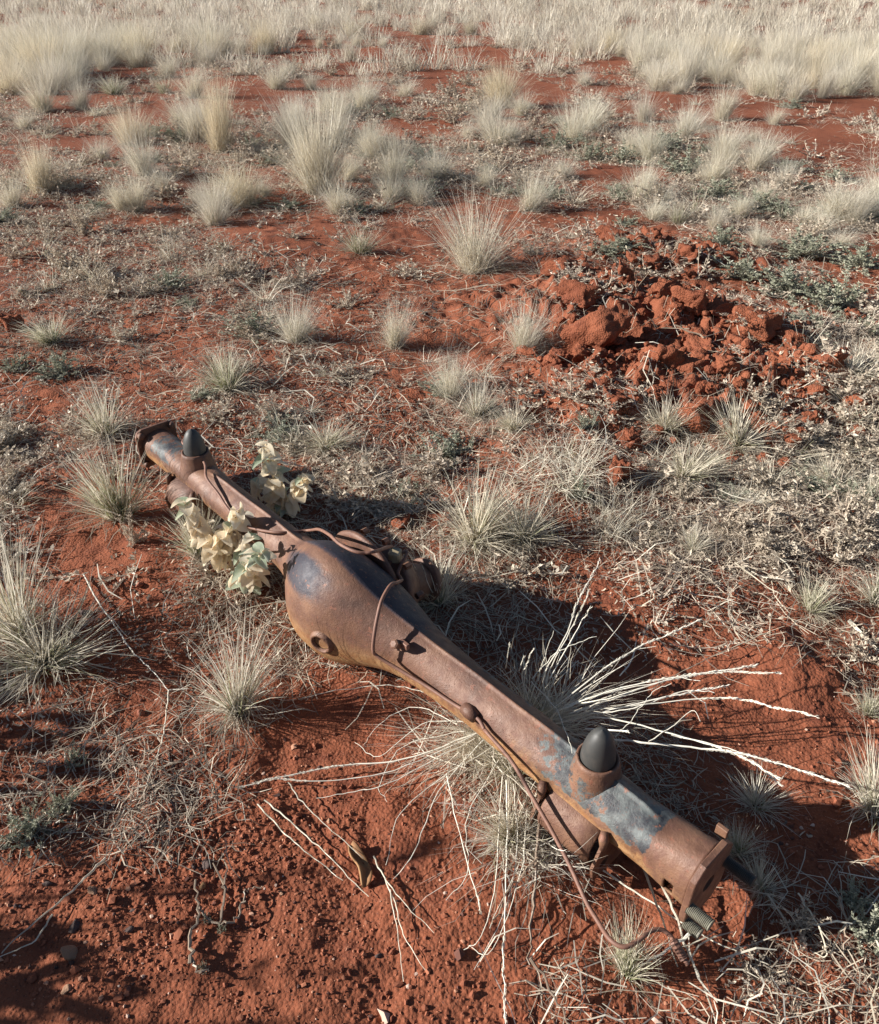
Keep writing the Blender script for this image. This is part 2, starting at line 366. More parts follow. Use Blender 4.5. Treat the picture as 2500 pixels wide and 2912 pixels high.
def section(s, th):
    t = s / AL; r = np.interp(t, TS, RF); C = .518 * AL
    top = r + (.136 - r) * bell(s, C, .138, .160, 2.8, 1.9)
    bot = r + (.108 - r) * bell(s, C, .138, .118, 2.8, 2.2)
    fr = r + (.090 - r) * bell(s, C - .006, .134, .118, 2.9, 2.2)
    bk = r + (.128 - r) * bell(s, C, .15, .19, 2.6, 2.2)
    b = bell(s, C, .15, .20, 2.5, 2.2); arm = np.where(np.cos(th) > 0, -.50, 0) * (1 - b) * np.clip((t - .16) / .04, 0, 1) * np.clip((.955 - t) / .02, 0, 1); e = 2 / (2.35 + arm + np.where(sin_(th) < 0, -.85, -.30) * b)
    cs, sn = np.cos(th), np.sin(th)
    zz = np.sign(cs) * np.abs(cs) ** e * np.where(cs > 0, top, bot); yy = -np.sign(sn) * np.abs(sn) ** e * np.where(sn > 0, fr, bk)
    yy = yy - .040 * b
    seam = (1 - .9 * b) * (np.clip((t - .17) / .03, 0, 1) * np.clip((.955 - t) / .02, 0, 1))
    d = np.abs((th + math.pi) % (2 * math.pi) - math.pi); zz = zz + seam * (.0050 * np.exp(-(d / .06) ** 2) + .004 * np.exp(-(d / .3) ** 2))
    zz = zz - seam * .005 * np.exp(-((d - math.pi) / .09) ** 2)
    yy = yy - .0025 * np.exp(-((d - 1.75) / .06) ** 2) * np.clip((t - .78) / .05, 0, 1) * np.clip((.955 - t) / .01, 0, 1) * np.sign(sn)
    fl_ = np.clip((t - .962) / .038, 0, 1); yy = yy * (1 - .16 * fl_); zz = zz * (1 + .10 * fl_)
    return yy, zz + H0 - .01 * t
def housing():
    S = np.concatenate([np.linspace(.012, .25, 60)[:-1], np.linspace(.25, 1.25, 230)[:-1], np.linspace(1.25, AL, 110)]); n = 112
    th = np.arange(n) * 2 * math.pi / n - math.pi; V = []; TN = []; GR = []
    for s in S:
        y, z = section(np.full(n, s), th); y = y + .0006 * np.sin(s * 37 + th * 3); V.append(np.stack([np.full(n, s), y, z], 1))
        t = s / AL; up = np.cos(th); fr = np.sin(th)
        och = .85 * np.clip(-(up - .52) * 1.15, 0, 1) * (fr > -.2) * 1.15 * np.interp(t, [0, .1, .2, .35, .42, .5, .62, .68, .78, .95, .97], [.9, .9, .5, .5, .6, .9, .9, .8, 1.1, 1.1, .5])
        och = np.maximum(och, .52 * np.interp(t, [.78, .82, .94, .96], [0, 1, 1, 0]) * np.clip(1.1 - np.abs(up - .25) * 1.2, 0, 1))
        p = np.interp(t, [.80, .84, .955, .96], [0, .72, .80, 0]) * np.clip((up - .02) * 3.2, 0, 1)
        p = np.maximum(p, np.interp(t, [.02, .035, .085, .12], [0, .62, .66, 0]) * np.clip((up + .1) * 2.2, 0, 1))
        top = np.interp(t, [.41, .45, .50, .60, .68], [0, .95, 1., .95, 0])  # dark bulge top: old navy paint, with its unlit tone painted in too
        p = np.maximum(p, top * np.clip((.72 - np.abs(th + .58)) * 5.0, 0, 1)); p = np.maximum(p, np.interp(t, [.40, .455, .50, .555], [0, .80, .85, 0]) * np.clip((.46 - np.abs(th - .70)) * 4, 0, 1))
        p = np.maximum(p, .42 * np.interp(t, [.6, .7, .9], [0, 1, 1]) * np.clip((-.35 - th) * 3, 0, 1) * (th > -1.3))
        TN.append(och); GR.append(p)
    k = len(S); f = []
    for i in range(k - 1):
        t = .5 * (S[i] + S[i + 1]) / AL
        for j in range(n):
            a = th[j] + math.pi / n
            if .978 < t < .989 and 1.55 < a < 2.05: continue         # slots in the flared end
            if .978 < t < .989 and (2.45 < a < 2.8 or -1.0 < a < -.6): continue
            f.append((i * n + j, i * n + (j + 1) % n, (i + 1) * n + (j + 1) % n, (i + 1) * n + j))
    m = Mesh(); m.add(np.vstack(V), f, np.concatenate(TN), np.concatenate(GR)); o = m.build('housing', M_RUST, ax, True)
    md = o.modifiers.new('wall', 'SOLIDIFY'); md.thickness = .004; md.offset = -1
    return np.vstack(V)
HV = housing()
HW = toworld(HV); HP = proj(HW)
HCx, HCz = HV[:, 0], H0
_c = np.stack([HV[:, 0], np.zeros(len(HV)), np.full(len(HV), H0)], 1); HN = HV - _c; HN[:, 0] = 0
# front-facing test with the radial direction
_view = np.array([0, 0, CAMH]) - HW; HFACE = np.einsum('ij,ij->i', HN @ axm.T, _view) > 0
_G = HV.reshape(-1, 112, 3); _du = np.gradient(_G, axis=0); _dv = np.roll(_G, -1, 1) - np.roll(_G, 1, 1)
HNRM = np.cross(_du, _dv).reshape(-1, 3); HNRM /= np.linalg.norm(HNRM, axis=1)[:, None] + 1e-12
HNRM *= np.sign(np.einsum('ij,ij->i', HNRM, HN))[:, None]
def snap(px, py, off=0.):                    # the point of the shell seen at a photo position, moved out along its radius
    d = (HP[:, 0] - px) ** 2 + (HP[:, 1] - py) ** 2; d = np.where(HFACE, d, 1e9); i = int(np.argmin(d))
    n_ = HNRM[i]; return HV[i] + n_ * off, n_
def frame(nrm):
    z = np.array(nrm) / np.linalg.norm(nrm); x = np.cross([1, 0, 0], z); 
    if np.linalg.norm(x) < 1e-3: x = np.array([0, 1., 0])
    x /= np.linalg.norm(x); y = np.cross(z, x); return np.stack([x, y, z], 1)

def plate(s0, th, hw, hz, ch, name, hole=.036, cy=0, cz=H0, tilt=0.):
    P = []                                       # chamfered outline
    for a, b in ((1, 1), (-1, 1), (-1, -1), (1, -1)):
        q = [(a * hw, b * (hz - ch)), (a * (hw - ch), b * hz)]
        P += q if a * b > 0 else q[::-1]
    P = np.array(P); k = len(P); n = 32; a = np.arange(n) * 2 * math.pi / n
    # resample outline to n points by angle
    ang = np.arctan2(P[:, 1], P[:, 0]); out = []
    for q in a:
        d = np.array([math.cos(q), math.sin(q)]); best = 9
        for i in range(k):
            p0, p1 = P[i], P[(i + 1) % k]; e = p1 - p0; den = d[0] * e[1] - d[1] * e[0]
            if abs(den) < 1e-9: continue
            tt = (p0[0] * e[1] - p0[1] * e[0]) / den; u = (p0[0] * d[1] - p0[1] * d[0]) / den
            if tt > 0 and -1e-6 <= u <= 1 + 1e-6: best = min(best, tt)
        out.append(d * best)
    out = np.array(out); inn = np.stack([hole * np.cos(a), hole * np.sin(a)], 1); V = []
    for x, o_, i_ in ((s0, out * .985, inn), (s0 + .0012, out, None), (s0 + th - .0012, out, None), (s0 + th, out * .985, inn)):
        V.append(np.stack([np.full(n, x), o_[:, 0] + cy, o_[:, 1] + cz], 1))
    for x in (s0 + th, s0): V.append(np.stack([np.full(n, x), inn[:, 0] + cy, inn[:, 1] + cz], 1))
    f = [(r_ * n + j, ((r_ + 1) % 6) * n + j, ((r_ + 1) % 6) * n + (j + 1) % n, r_ * n + (j + 1) % n) for r_ in range(6) for j in range(n)]
    V = np.vstack(V); V[:, 0] += tilt * (V[:, 2] - cz); m = Mesh(); m.add(V, f, .1); return m.build(name, M_RUST, ax)
fl = plate(.004, .009, .056, .056, .012, 'end_flange', .036); tag(fl, 'dark square flange at the far end')
fl2 = plate(AL + .001, .010, .050, .067, .022, 'end_flange', .014, -.002, H0 - .014, .0); tag(fl2, 'chamfered flange at the near end')
for (y, z) in ((-.044, .042), (-.044, -.043), (.043, .044)):
    m = Mesh(); lathe(m, [(0, .012), (.006, .012), (.0085, .009), (.009, 0), (0, 0)], 10, frame((1, 0, 0)), (.013, y, H0 + z)); m.build('flange_bolt', M_RUST2, ax, True)
for (y, z, l) in ((-.044, -.052, .026), (-.046, -.012, .036), (.040, .010, .046)):
    m = Mesh(); prof = [(0, 0)]; k = int(l / .0022)
    for i in range(k): prof += [(.0095, i * .0022), (.0083, i * .0022 + .0011)]
    prof += [(.0095, l), (0, l)]; lathe(m, prof, 16, frame((1, 0, 0)), (AL + .009, y, H0 - .014 + z)); m.build('stud', M_STUD if y < 0 else M_RUBBER, ax)
def block(s, y, z, sx, sy, sz, name, mt, rot=None, tone=.2):
    m = Mesh(); box(m, (s, y, z), (sx, sy, sz), rot, tone); return m.build(name, mt, ax)
# small lugs on the flange rim
block(AL - .012, .056, H0 + .026, .018, .007, .02, 'lug', M_RUST2)
# bump stops on their pads
for k, (t, tl) in enumerate(((.137, -.03), (.880, .02))):
    s = t * AL; y0 = .002; m = Mesh(); zt = H0 - .01 * t
    prof = [(.047, .014), (.043, .031), (.039, .045), (.037, .056), (.0345, .066), (.0335, .072), (.0300, .0735), (.0285, .070), (0, .069)]
    lathe(m, prof, 40, None, (s, y0, zt)); m.g[-1] = m.g[-1] * 0 + (.45 if k else .05); m.t[-1] = m.t[-1] * 0 + (.35 if k else .0)
    pad = m.build('bump_stop_pad', M_RUST, ax, True)
    m = Mesh(); hgt = .064; pr = []
    for u in np.linspace(0, 1, 16): pr.append((.0272 * (1 - u ** 2.3) ** .52 * (1 - .06 * u) if u < 1 else 0, .070 + hgt * u))
    lathe(m, [(.0283, .064)] + pr, 36, None, (s, y0, zt)); m.build('bump_stop', M_RUBBER, ax, True)
    # gusset under the pad, spring perch below
    s1 = s + (.052 if k else .05)
    m = Mesh(); g = np.array([[s1, -.006, zt + .048], [s1, -.040, zt + .026], [s1, -.052, zt + .01], [s1, .02, zt + .05]])
    def perch(s):
        sg = 1
        a, b = s - .055, s + .068
        m = Mesh()                                     # curved saddle hanging below the tube
        n = 14; V = []
        for x, w_ in ((a + .012, 1.), (a + .016, 1.), (b - .045, 1.), (b - .012, .96)):
            for j in range(n):
                q = math.pi * (.02 + .96 * j / (n - 1)); V.append((x, -.020 - .052 * math.sin(q) * w_, zt - .050 - .046 * math.cos(q - math.pi) * -1))
        f = [(i * n + j, i * n + j + 1, (i + 1) * n + j + 1, (i + 1) * n + j) for i in range(3) for j in range(n - 1)]
        m.add(V, f, .05); o = m.build('spring_seat', M_RUST2, ax, True); md = o.modifiers.new('wall', 'SOLIDIFY'); md.thickness = .005
        for x, nm in ((a, 'perch_plate'), (b, 'perch_plate')):   # cheek plates with a hole
            P = np.array([(-.052, -.002), (-.078, -.060), (-.072, -.092), (-.020, -.098), (.050, -.096), (.058, -.05), (.050, -.005), (0, -.03)])
            hole = [(-.048 + .011 * math.cos(q), -.070 + .009 * math.sin(q)) for q in np.linspace(0, 2 * math.pi, 9)[:-1]]
            import mathutils.geometry as mg
            loops = [[Vector((p[0], p[1], 0)) for p in P], [Vector((p[0], p[1], 0)) for p in hole[::-1]]]
            tri = mg.tessellate_polygon(loops); pts = [q for l in loops for q in l]
            m = Mesh(); m.add([(x, q.x, zt + q.y) for q in pts], tri, .3); o = m.build(nm, M_RUST, ax); md = o.modifiers.new('wall', 'SOLIDIFY'); md.thickness = .005; md.offset = 0
            m = Mesh(); tube(m, [(x - .004, -.050, zt + .004), (x + .001, -.058, zt - .004), (x + .004, -.062, zt - .022)], [.006, .0085, .004], 10, .3); m.build('weld_knob', M_RUST, ax, True)
        block((a + b) / 2 + .028, .0, zt - .094, .052, .11, .005, 'perch_base', M_RUST2)
    perch(s)
# gusset fins beside the near pad
for t, tt in ((.905, .0),):
    pass
# carrier flange ring, carrier and pinion at the back of the bulge
m = Mesh(); Cs = .505 * AL; a = np.linspace(0, 2 * math.pi, 61)
ring = np.stack([Cs - .018 + .112 * np.cos(a), np.full(61, .052), H0 - .002 + .104 * np.sin(a)], 1)
V = []; n = 10
for i in range(60):
    u = np.array([math.cos(a[i]), 0, math.sin(a[i])])
    for (dr, dy) in ((-.055, 0), (-.006, -.002), (.002, 0), (.004, .005), (.002, .011), (-.02, .013)): V.append(ring[i] + u * dr + np.array([0, dy, 0]))
f = [(i * 6 + j, i * 6 + (j + 1), ((i + 1) % 60) * 6 + j + 1, ((i + 1) % 60) * 6 + j) for i in range(60) for j in range(5)]
m.add(V, f, .1, .0); m.build('carrier_flange', M_RUST, ax, True)
m = Mesh(); lathe(m, [(0, 0), (.098, .0), (.096, .016), (.084, .04), (.070, .06), (.052, .07), (.046, .09), (.042, .12), (.040, .125), (.040, .135), (0, .135)], 36, frame((0, 1, -.35)), (Cs, .070, H0 - .032)); o = m.build('carrier', M_RUST2, ax, True)
m = Mesh(); lathe(m, [(0, 0), (.05, 0), (.052, .003), (.052, .011), (.05, .014), (0, .014)], 28, frame((0, 1, -.35)), (Cs, .196, H0 - .076)); m.build('pinion_flange', M_RUST2, ax, True)
for q in range(10):
    w_ = q * 2 * math.pi / 10 + .2; m = Mesh(); lathe(m, [(0, .016), (.006, .016), (.0075, .013), (.0075, 0)], 6, frame((0, 1, 0)), (Cs + .116 * math.cos(w_), .084, H0 - .005 + .100 * math.sin(w_))); m.build('carrier_bolt', M_RUST2, ax)
# drain plug hole with its boss
c, nr = snap(917, 1828); c = c - nr * .001
m = Mesh(); lathe(m, [(.030, -.012), (.026, .002), (.0225, .0065), (.0195, .0075), (.0175, .005), (.0165, -.001)], 28, frame(nr), c, .15); m.build('filler_boss', M_RUST, ax, True)
m = Mesh(); lathe(m, [(.0165, .001), (.013, -.004), (.0125, -.003), (.009, -.003), (.0085, .0), (0, .0)], 20, frame(nr), c); m.build('filler_hole', M_HOLE, ax, True)  # dark cap, the hole's shade is in its colour
# breather bolt on the near arm with a tab
c, nr = snap(1142, 1836); m = Mesh(); lathe(m, [(.0125, -.003), (.0125, .004), (.007, .006), (.0065, .014), (.0095, .0145), (.0095, .026), (.006, .028), (0, .028)], 6, frame(nr + np.array([-.2, -.1, .1])), c); m.build('breather_bolt', M_RUST2, ax)
block(c[0] + .012, c[1] - .004, c[2] + .012, .022, .008, .012, 'breather_tab', M_PIPE)
# rusted brake pipes: each point is (photo x, photo y, stand-off)
def pipe(pts, r, name='brake_pipe', free=None):
    P = []
    for q in pts:
        if len(q) == 3: P.append(snap(*q)[0])
        else: P.append(tolocal(gxy(q[0], q[1], q[2])))
    P = smooth_path(P, 7); m = Mesh(); tube(m, P, r, 8, .3); return m.build(name, M_PIPE, ax, True)
PR = .0034
pipe([(540, 1240, .012), (520, 1256, .022), (521, 1275, .016), (545, 1292, .015), (583, 1335, .018), (600, 1370, .017), (630, 1410, .012), (655, 1445, .01), (690, 1480, .012), (730, 1505, .014), (800, 1520, .008), (870, 1523, .012), (908, 1521, .022), (935, 1550, .022), (960, 1580, .026), (990, 1603, .035), (1015, 1619, .040), (1040, 1620, .045), (1075, 1603, .045), (1098, 1595, .042)], PR)
pipe([(1133, 1663, .012), (1110, 1678, .022), (1092, 1695, .032), (1086, 1720, .034), (1084, 1760, .034), (1083, 1800, .034), (1084, 1832, .032), (1096, 1850, .026), (1150, 1893, .016), (1220, 1945, .008), (1290, 1996, .005), (1338, 2024, .006)], PR)
pipe([(1338, 2024, .006), (1375, 2045, .010), (1410, 2085, .012, 1), (1455, 2170, .10, 1), (1510, 2260, .085, 1), (1565, 2355, .075, 1), (1620, 2460, .065, 1), (1665, 2560, .06, 1), (1700, 2620, .06, 1), (1735, 2672, .06, 1), (1775, 2693, .06, 1), (1815, 2675, .06, 1), (1850, 2648, .06, 1), (1880, 2644, .058, 1), (1905, 2660, .055, 1), (1920, 2685, .05, 1), (1940, 2718, .04, 1), (1957, 2745, .03, 1)] if False else
     [(1338, 2024, .006), (1372, 2045, .008), (1388, 2070, .012)], PR)
P = [snap(1388, 2070, .012)[0]] + [tolocal(gxy(x, y, z)) for x, y, z in [(1455, 2165, .125), (1510, 2260, .11), (1565, 2355, .095), (1620, 2460, .08), (1665, 2560, .07), (1700, 2620, .065), (1735, 2672, .075), (1775, 2693, .078), (1815, 2675, .078), (1850, 2648, .078), (1880, 2644, .075), (1905, 2660, .07), (1920, 2685, .065), (1940, 2718, .05), (1957, 2745, .045)]]
P = smooth_path(P, 7); m = Mesh(); tube(m, P, PR, 8, .3); o = m.build('brake_pipe', M_PIPE, ax, True); tag(o, 'bent loose brake pipe hanging off the near arm')
i = len(P) - 20; m = Mesh(); L = P[i + 2:i + 15]; rr = np.where(np.arange(len(L)) % 2, .0062, .0072); tube(m, L, rr, 8, .3); m.build('pipe_fitting', M_PIPE, ax)
c, nr = snap(1338, 2024, .004); m = Mesh(); d = P[3] - c; tube(m, [c - AX * 0 + np.array([-.014, 0, .002]), c + np.array([.0, 0, .002]), c + np.array([.016, 0, .0])], [.0105, .0125, .0105], 10, .3); m.build('pipe_clip', M_RUST2, ax, True)
c, nr = snap(1108, 1594, .036); m = Mesh(); box(m, c, (.024, .026, .024), (Vector((0, 0, 1)), .6)); m.build('pipe_tee', M_BRASS, ax)
m = Mesh(); tube(m, [c, c - nr * .045], [.006, .006], 8, .3); m.build('tee_stud', M_RUST2, ax)
m = Mesh(); tube(m, smooth_path([c + np.array([.0, .012, .0]), c + np.array([.012, .022, .002]), snap(1143, 1612, .016)[0], snap(1146, 1638, .010)[0], snap(1133, 1663, .012)[0]], 6), PR, 8, .3); m.build('brake_pipe', M_PIPE, ax, True)

# ------------------------------------------------------------------ grass generators
def blades(m, n, H=1., lean=(5, 25), spread=.10, width=.004, curve=.3, lenr=(.55, 1.), green=0., seg=4, flat=0., droop=0., az=None, greentop=.35, wob=.03, tone=(.15, 1.)):
    a = rng.uniform(0, 2 * math.pi, n) if az is None else rng.normal(az[0], az[1], n)
    r0 = spread * np.sqrt(rng.uniform(0, 1, n)); b = rng.uniform(0, 2 * math.pi, n)
    a = np.where(rng.uniform(size=n) < .6, a, b) if az is None else a
    if az is None and n > 40: bias = rng.uniform(0, 6.28); a = np.where(rng.uniform(size=n) < .38, rng.normal(bias, .7, n), a)
    L = H * rng.uniform(*lenr, n); le = np.radians(rng.uniform(0, 1, n) ** .8 * (lean[1] - lean[0]) + lean[0])
    cur = curve * rng.uniform(.2, 1.4, n) * rng.choice([1, 1, 1, -.4], n); W = width * rng.uniform(.6, 1.3, n); tn = rng.uniform(tone[0], tone[1], n)
    isg = rng.uniform(size=n) < green
    ts = np.linspace(0, 1, seg + 1); C = np.zeros((n, seg + 1, 3)); p = np.stack([r0 * np.cos(b), r0 * np.sin(b), np.zeros(n)], 1); C[:, 0] = p
    az_ = a.copy()
    kk = rng.integers(1, seg + 1, n) + (rng.uniform(size=n) > .3) * 9; ka = rng.uniform(.4, 1.5, n); kz = rng.normal(0, .9, n); az_ = az_ + 0
    for i in range(1, seg + 1):
        le = le + np.where(kk == i, ka, 0); az_ = az_ + np.where(kk == i, kz, 0)
        ang = le + cur * ts[i] * 1.3 + droop * ts[i] ** 2; az_ = az_ + rng.normal(0, wob * 3, n)
        d = np.stack([np.sin(ang) * np.cos(az_), np.sin(ang) * np.sin(az_), np.cos(ang)], 1)
        p = p + d * (L / seg)[:, None]; C[:, i] = p
    if flat: C[:, :, 2] *= (1 - flat)
    C[:, :, 2] = np.maximum(C[:, :, 2], .002 * H * (1 - ts)[None])
    wv = rng.uniform(0, 2 * math.pi, n); side = np.stack([np.cos(wv), np.sin(wv), rng.uniform(-.3, .3, n)], 1)
    V = np.zeros((n, 2 * seg + 1, 3)); T = np.zeros((n, 2 * seg + 1)); G = np.zeros((n, 2 * seg + 1))
    for i in range(seg):
        w_ = (W * (1 - .75 * ts[i]) / 2)[:, None]; V[:, 2 * i] = C[:, i] - side * w_; V[:, 2 * i + 1] = C[:, i] + side * w_
        T[:, 2 * i] = T[:, 2 * i + 1] = tn; g = np.clip(1 - ts[i] / (greentop * 2), 0, 1) if green < .9 else .8
        G[:, 2 * i] = G[:, 2 * i + 1] = np.where(isg, .25 + .75 * g, 0)
    V[:, 2 * seg] = C[:, seg]; T[:, 2 * seg] = tn
    k = 2 * seg + 1; base = np.arange(n)[:, None] * k
    quads = []
    for i in range(seg - 1): quads.append(np.stack([base[:, 0] + 2 * i, base[:, 0] + 2 * i + 1, base[:, 0] + 2 * i + 3, base[:, 0] + 2 * i + 2], 1))
    f = [tuple(q) for q in np.concatenate(quads).tolist()] if quads else []
    f += [tuple(q) for q in np.stack([base[:, 0] + 2 * seg - 2, base[:, 0] + 2 * seg - 1, base[:, 0] + 2 * seg], 1).tolist()]
    m.add(V.reshape(-1, 3), f, T.ravel(), G.ravel())
KIND = {}
def reg(name, mt, fn, nvar=3):
    L = []
    for i in range(nvar):
        m = Mesh(); fn(m); me = m.mesh(name); me.materials.append(mt); L.append(me)
    KIND[name] = L
def k_tall(m):
    blades(m, 760, 1, (1, 17), .085, .0032, .14, (.5, 1.), .05, wob=.05); blades(m, 520, 1, (8, 36), .12, .0032, .3, (.35, .75), .05, tone=(0, .8)); blades(m, 60, 1, (3, 22), .09, .005, .2, (.9, 1.12))
def k_round(m):
    blades(m, 850, 1, (2, 36), .16, .0036, .3, (.45, .95), .06, wob=.06); blades(m, 560, 1, (18, 66), .2, .0038, .5, (.3, .65), .08, tone=(0, .8))
def k_fan(m):
    blades(m, 620, 1, (3, 40), .11, .0045, .3, (.4, 1.), .1, wob=.07); blades(m, 380, 1, (25, 84), .14, .0048, .5, (.3, .75), .05, tone=(0, .8))
def k_splay(m):
    blades(m, 230, 1, (4, 52), .07, .0135, .35, (.4, 1.), .22, wob=.06, tone=(.3, 1)); blades(m, 240, 1, (35, 88), .09, .0125, .5, (.4, 1.0), .05, wob=.08, tone=(0, .8), droop=.3)
def k_green(m):
    blades(m, 270, 1, (2, 44), .10, .0130, .3, (.45, 1.), .55, wob=.05, greentop=.36, tone=(.3, 1)); blades(m, 210, 1, (35, 85), .12, .0125, .5, (.4, .95), .05, wob=.08, tone=(0, .7), droop=.3)
def k_mat(m):
    blades(m, 420, 1, (25, 88), .55, .010, .8, (.4, 1.), .02, wob=.18, droop=.5, tone=(.1, 1)); blades(m, 150, 1, (10, 60), .5, .010, .5, (.3, .8), .06, wob=.1)
def k_low(m):
    blades(m, 90, 1, (15, 85), .14, .014, .5, (.4, 1.), .15, wob=.1, droop=.2)
def k_far(m):
    blades(m, 150, 1, (2, 34), .2, .018, .3, (.5, 1.), .0, seg=3)
reg('tall', M_STRAW, k_tall); reg('gold', M_GOLD, k_tall, 2); reg('round', M_GOLD, k_round); reg('fan', M_STRAW, k_fan, 4); reg('splay', M_GREY, k_splay, 5)
reg('green', M_GREY, k_green, 4); reg('mat', M_STRAW, k_mat, 3); reg('low', M_GREY, k_low, 4)
NT = 0
def tuft(px, py, hpx, wpx, kind, label, group='grass tussocks', lx=0., name='grass_tussock', cat='grass tussock'):
    global NT
    p = ground_at(px, py); q = proj([p, p + np.array([0, 0, .01])]); k = abs(q[1, 1] - q[0, 1]) / .01; h = hpx / k; wd = wpx / (F / q[0, 2])
    if kind in ('splay', 'green'): h *= 1.22; wd *= 1.18
    natw = {'tall': .50, 'gold': .50, 'round': .85, 'fan': .84, 'splay': 1.05, 'green': 1.0, 'mat': 1.6, 'low': 1.0}[kind]
    ms = KIND[kind]; s = wd / natw; hz = h * .93 / {'tall': .95, 'gold': .95, 'round': .82, 'fan': .82, 'splay': .72, 'green': .74, 'mat': .5, 'low': .6}[kind]
    o = link(name, ms[NT % len(ms)], None, (p[0], p[1], zc(p[0], p[1]) - .006), (R(rng.uniform(-9, 9)), R(rng.uniform(-7, 9)), rng.uniform(0, 6.28)), (s * rng.uniform(.78, 1.15), s * rng.uniform(.85, 1.2), hz)); NT += 1
    if lx: o.rotation_euler = (0, R(lx), 0)
    tag(o, label, cat, group); return o
D = 1.4053
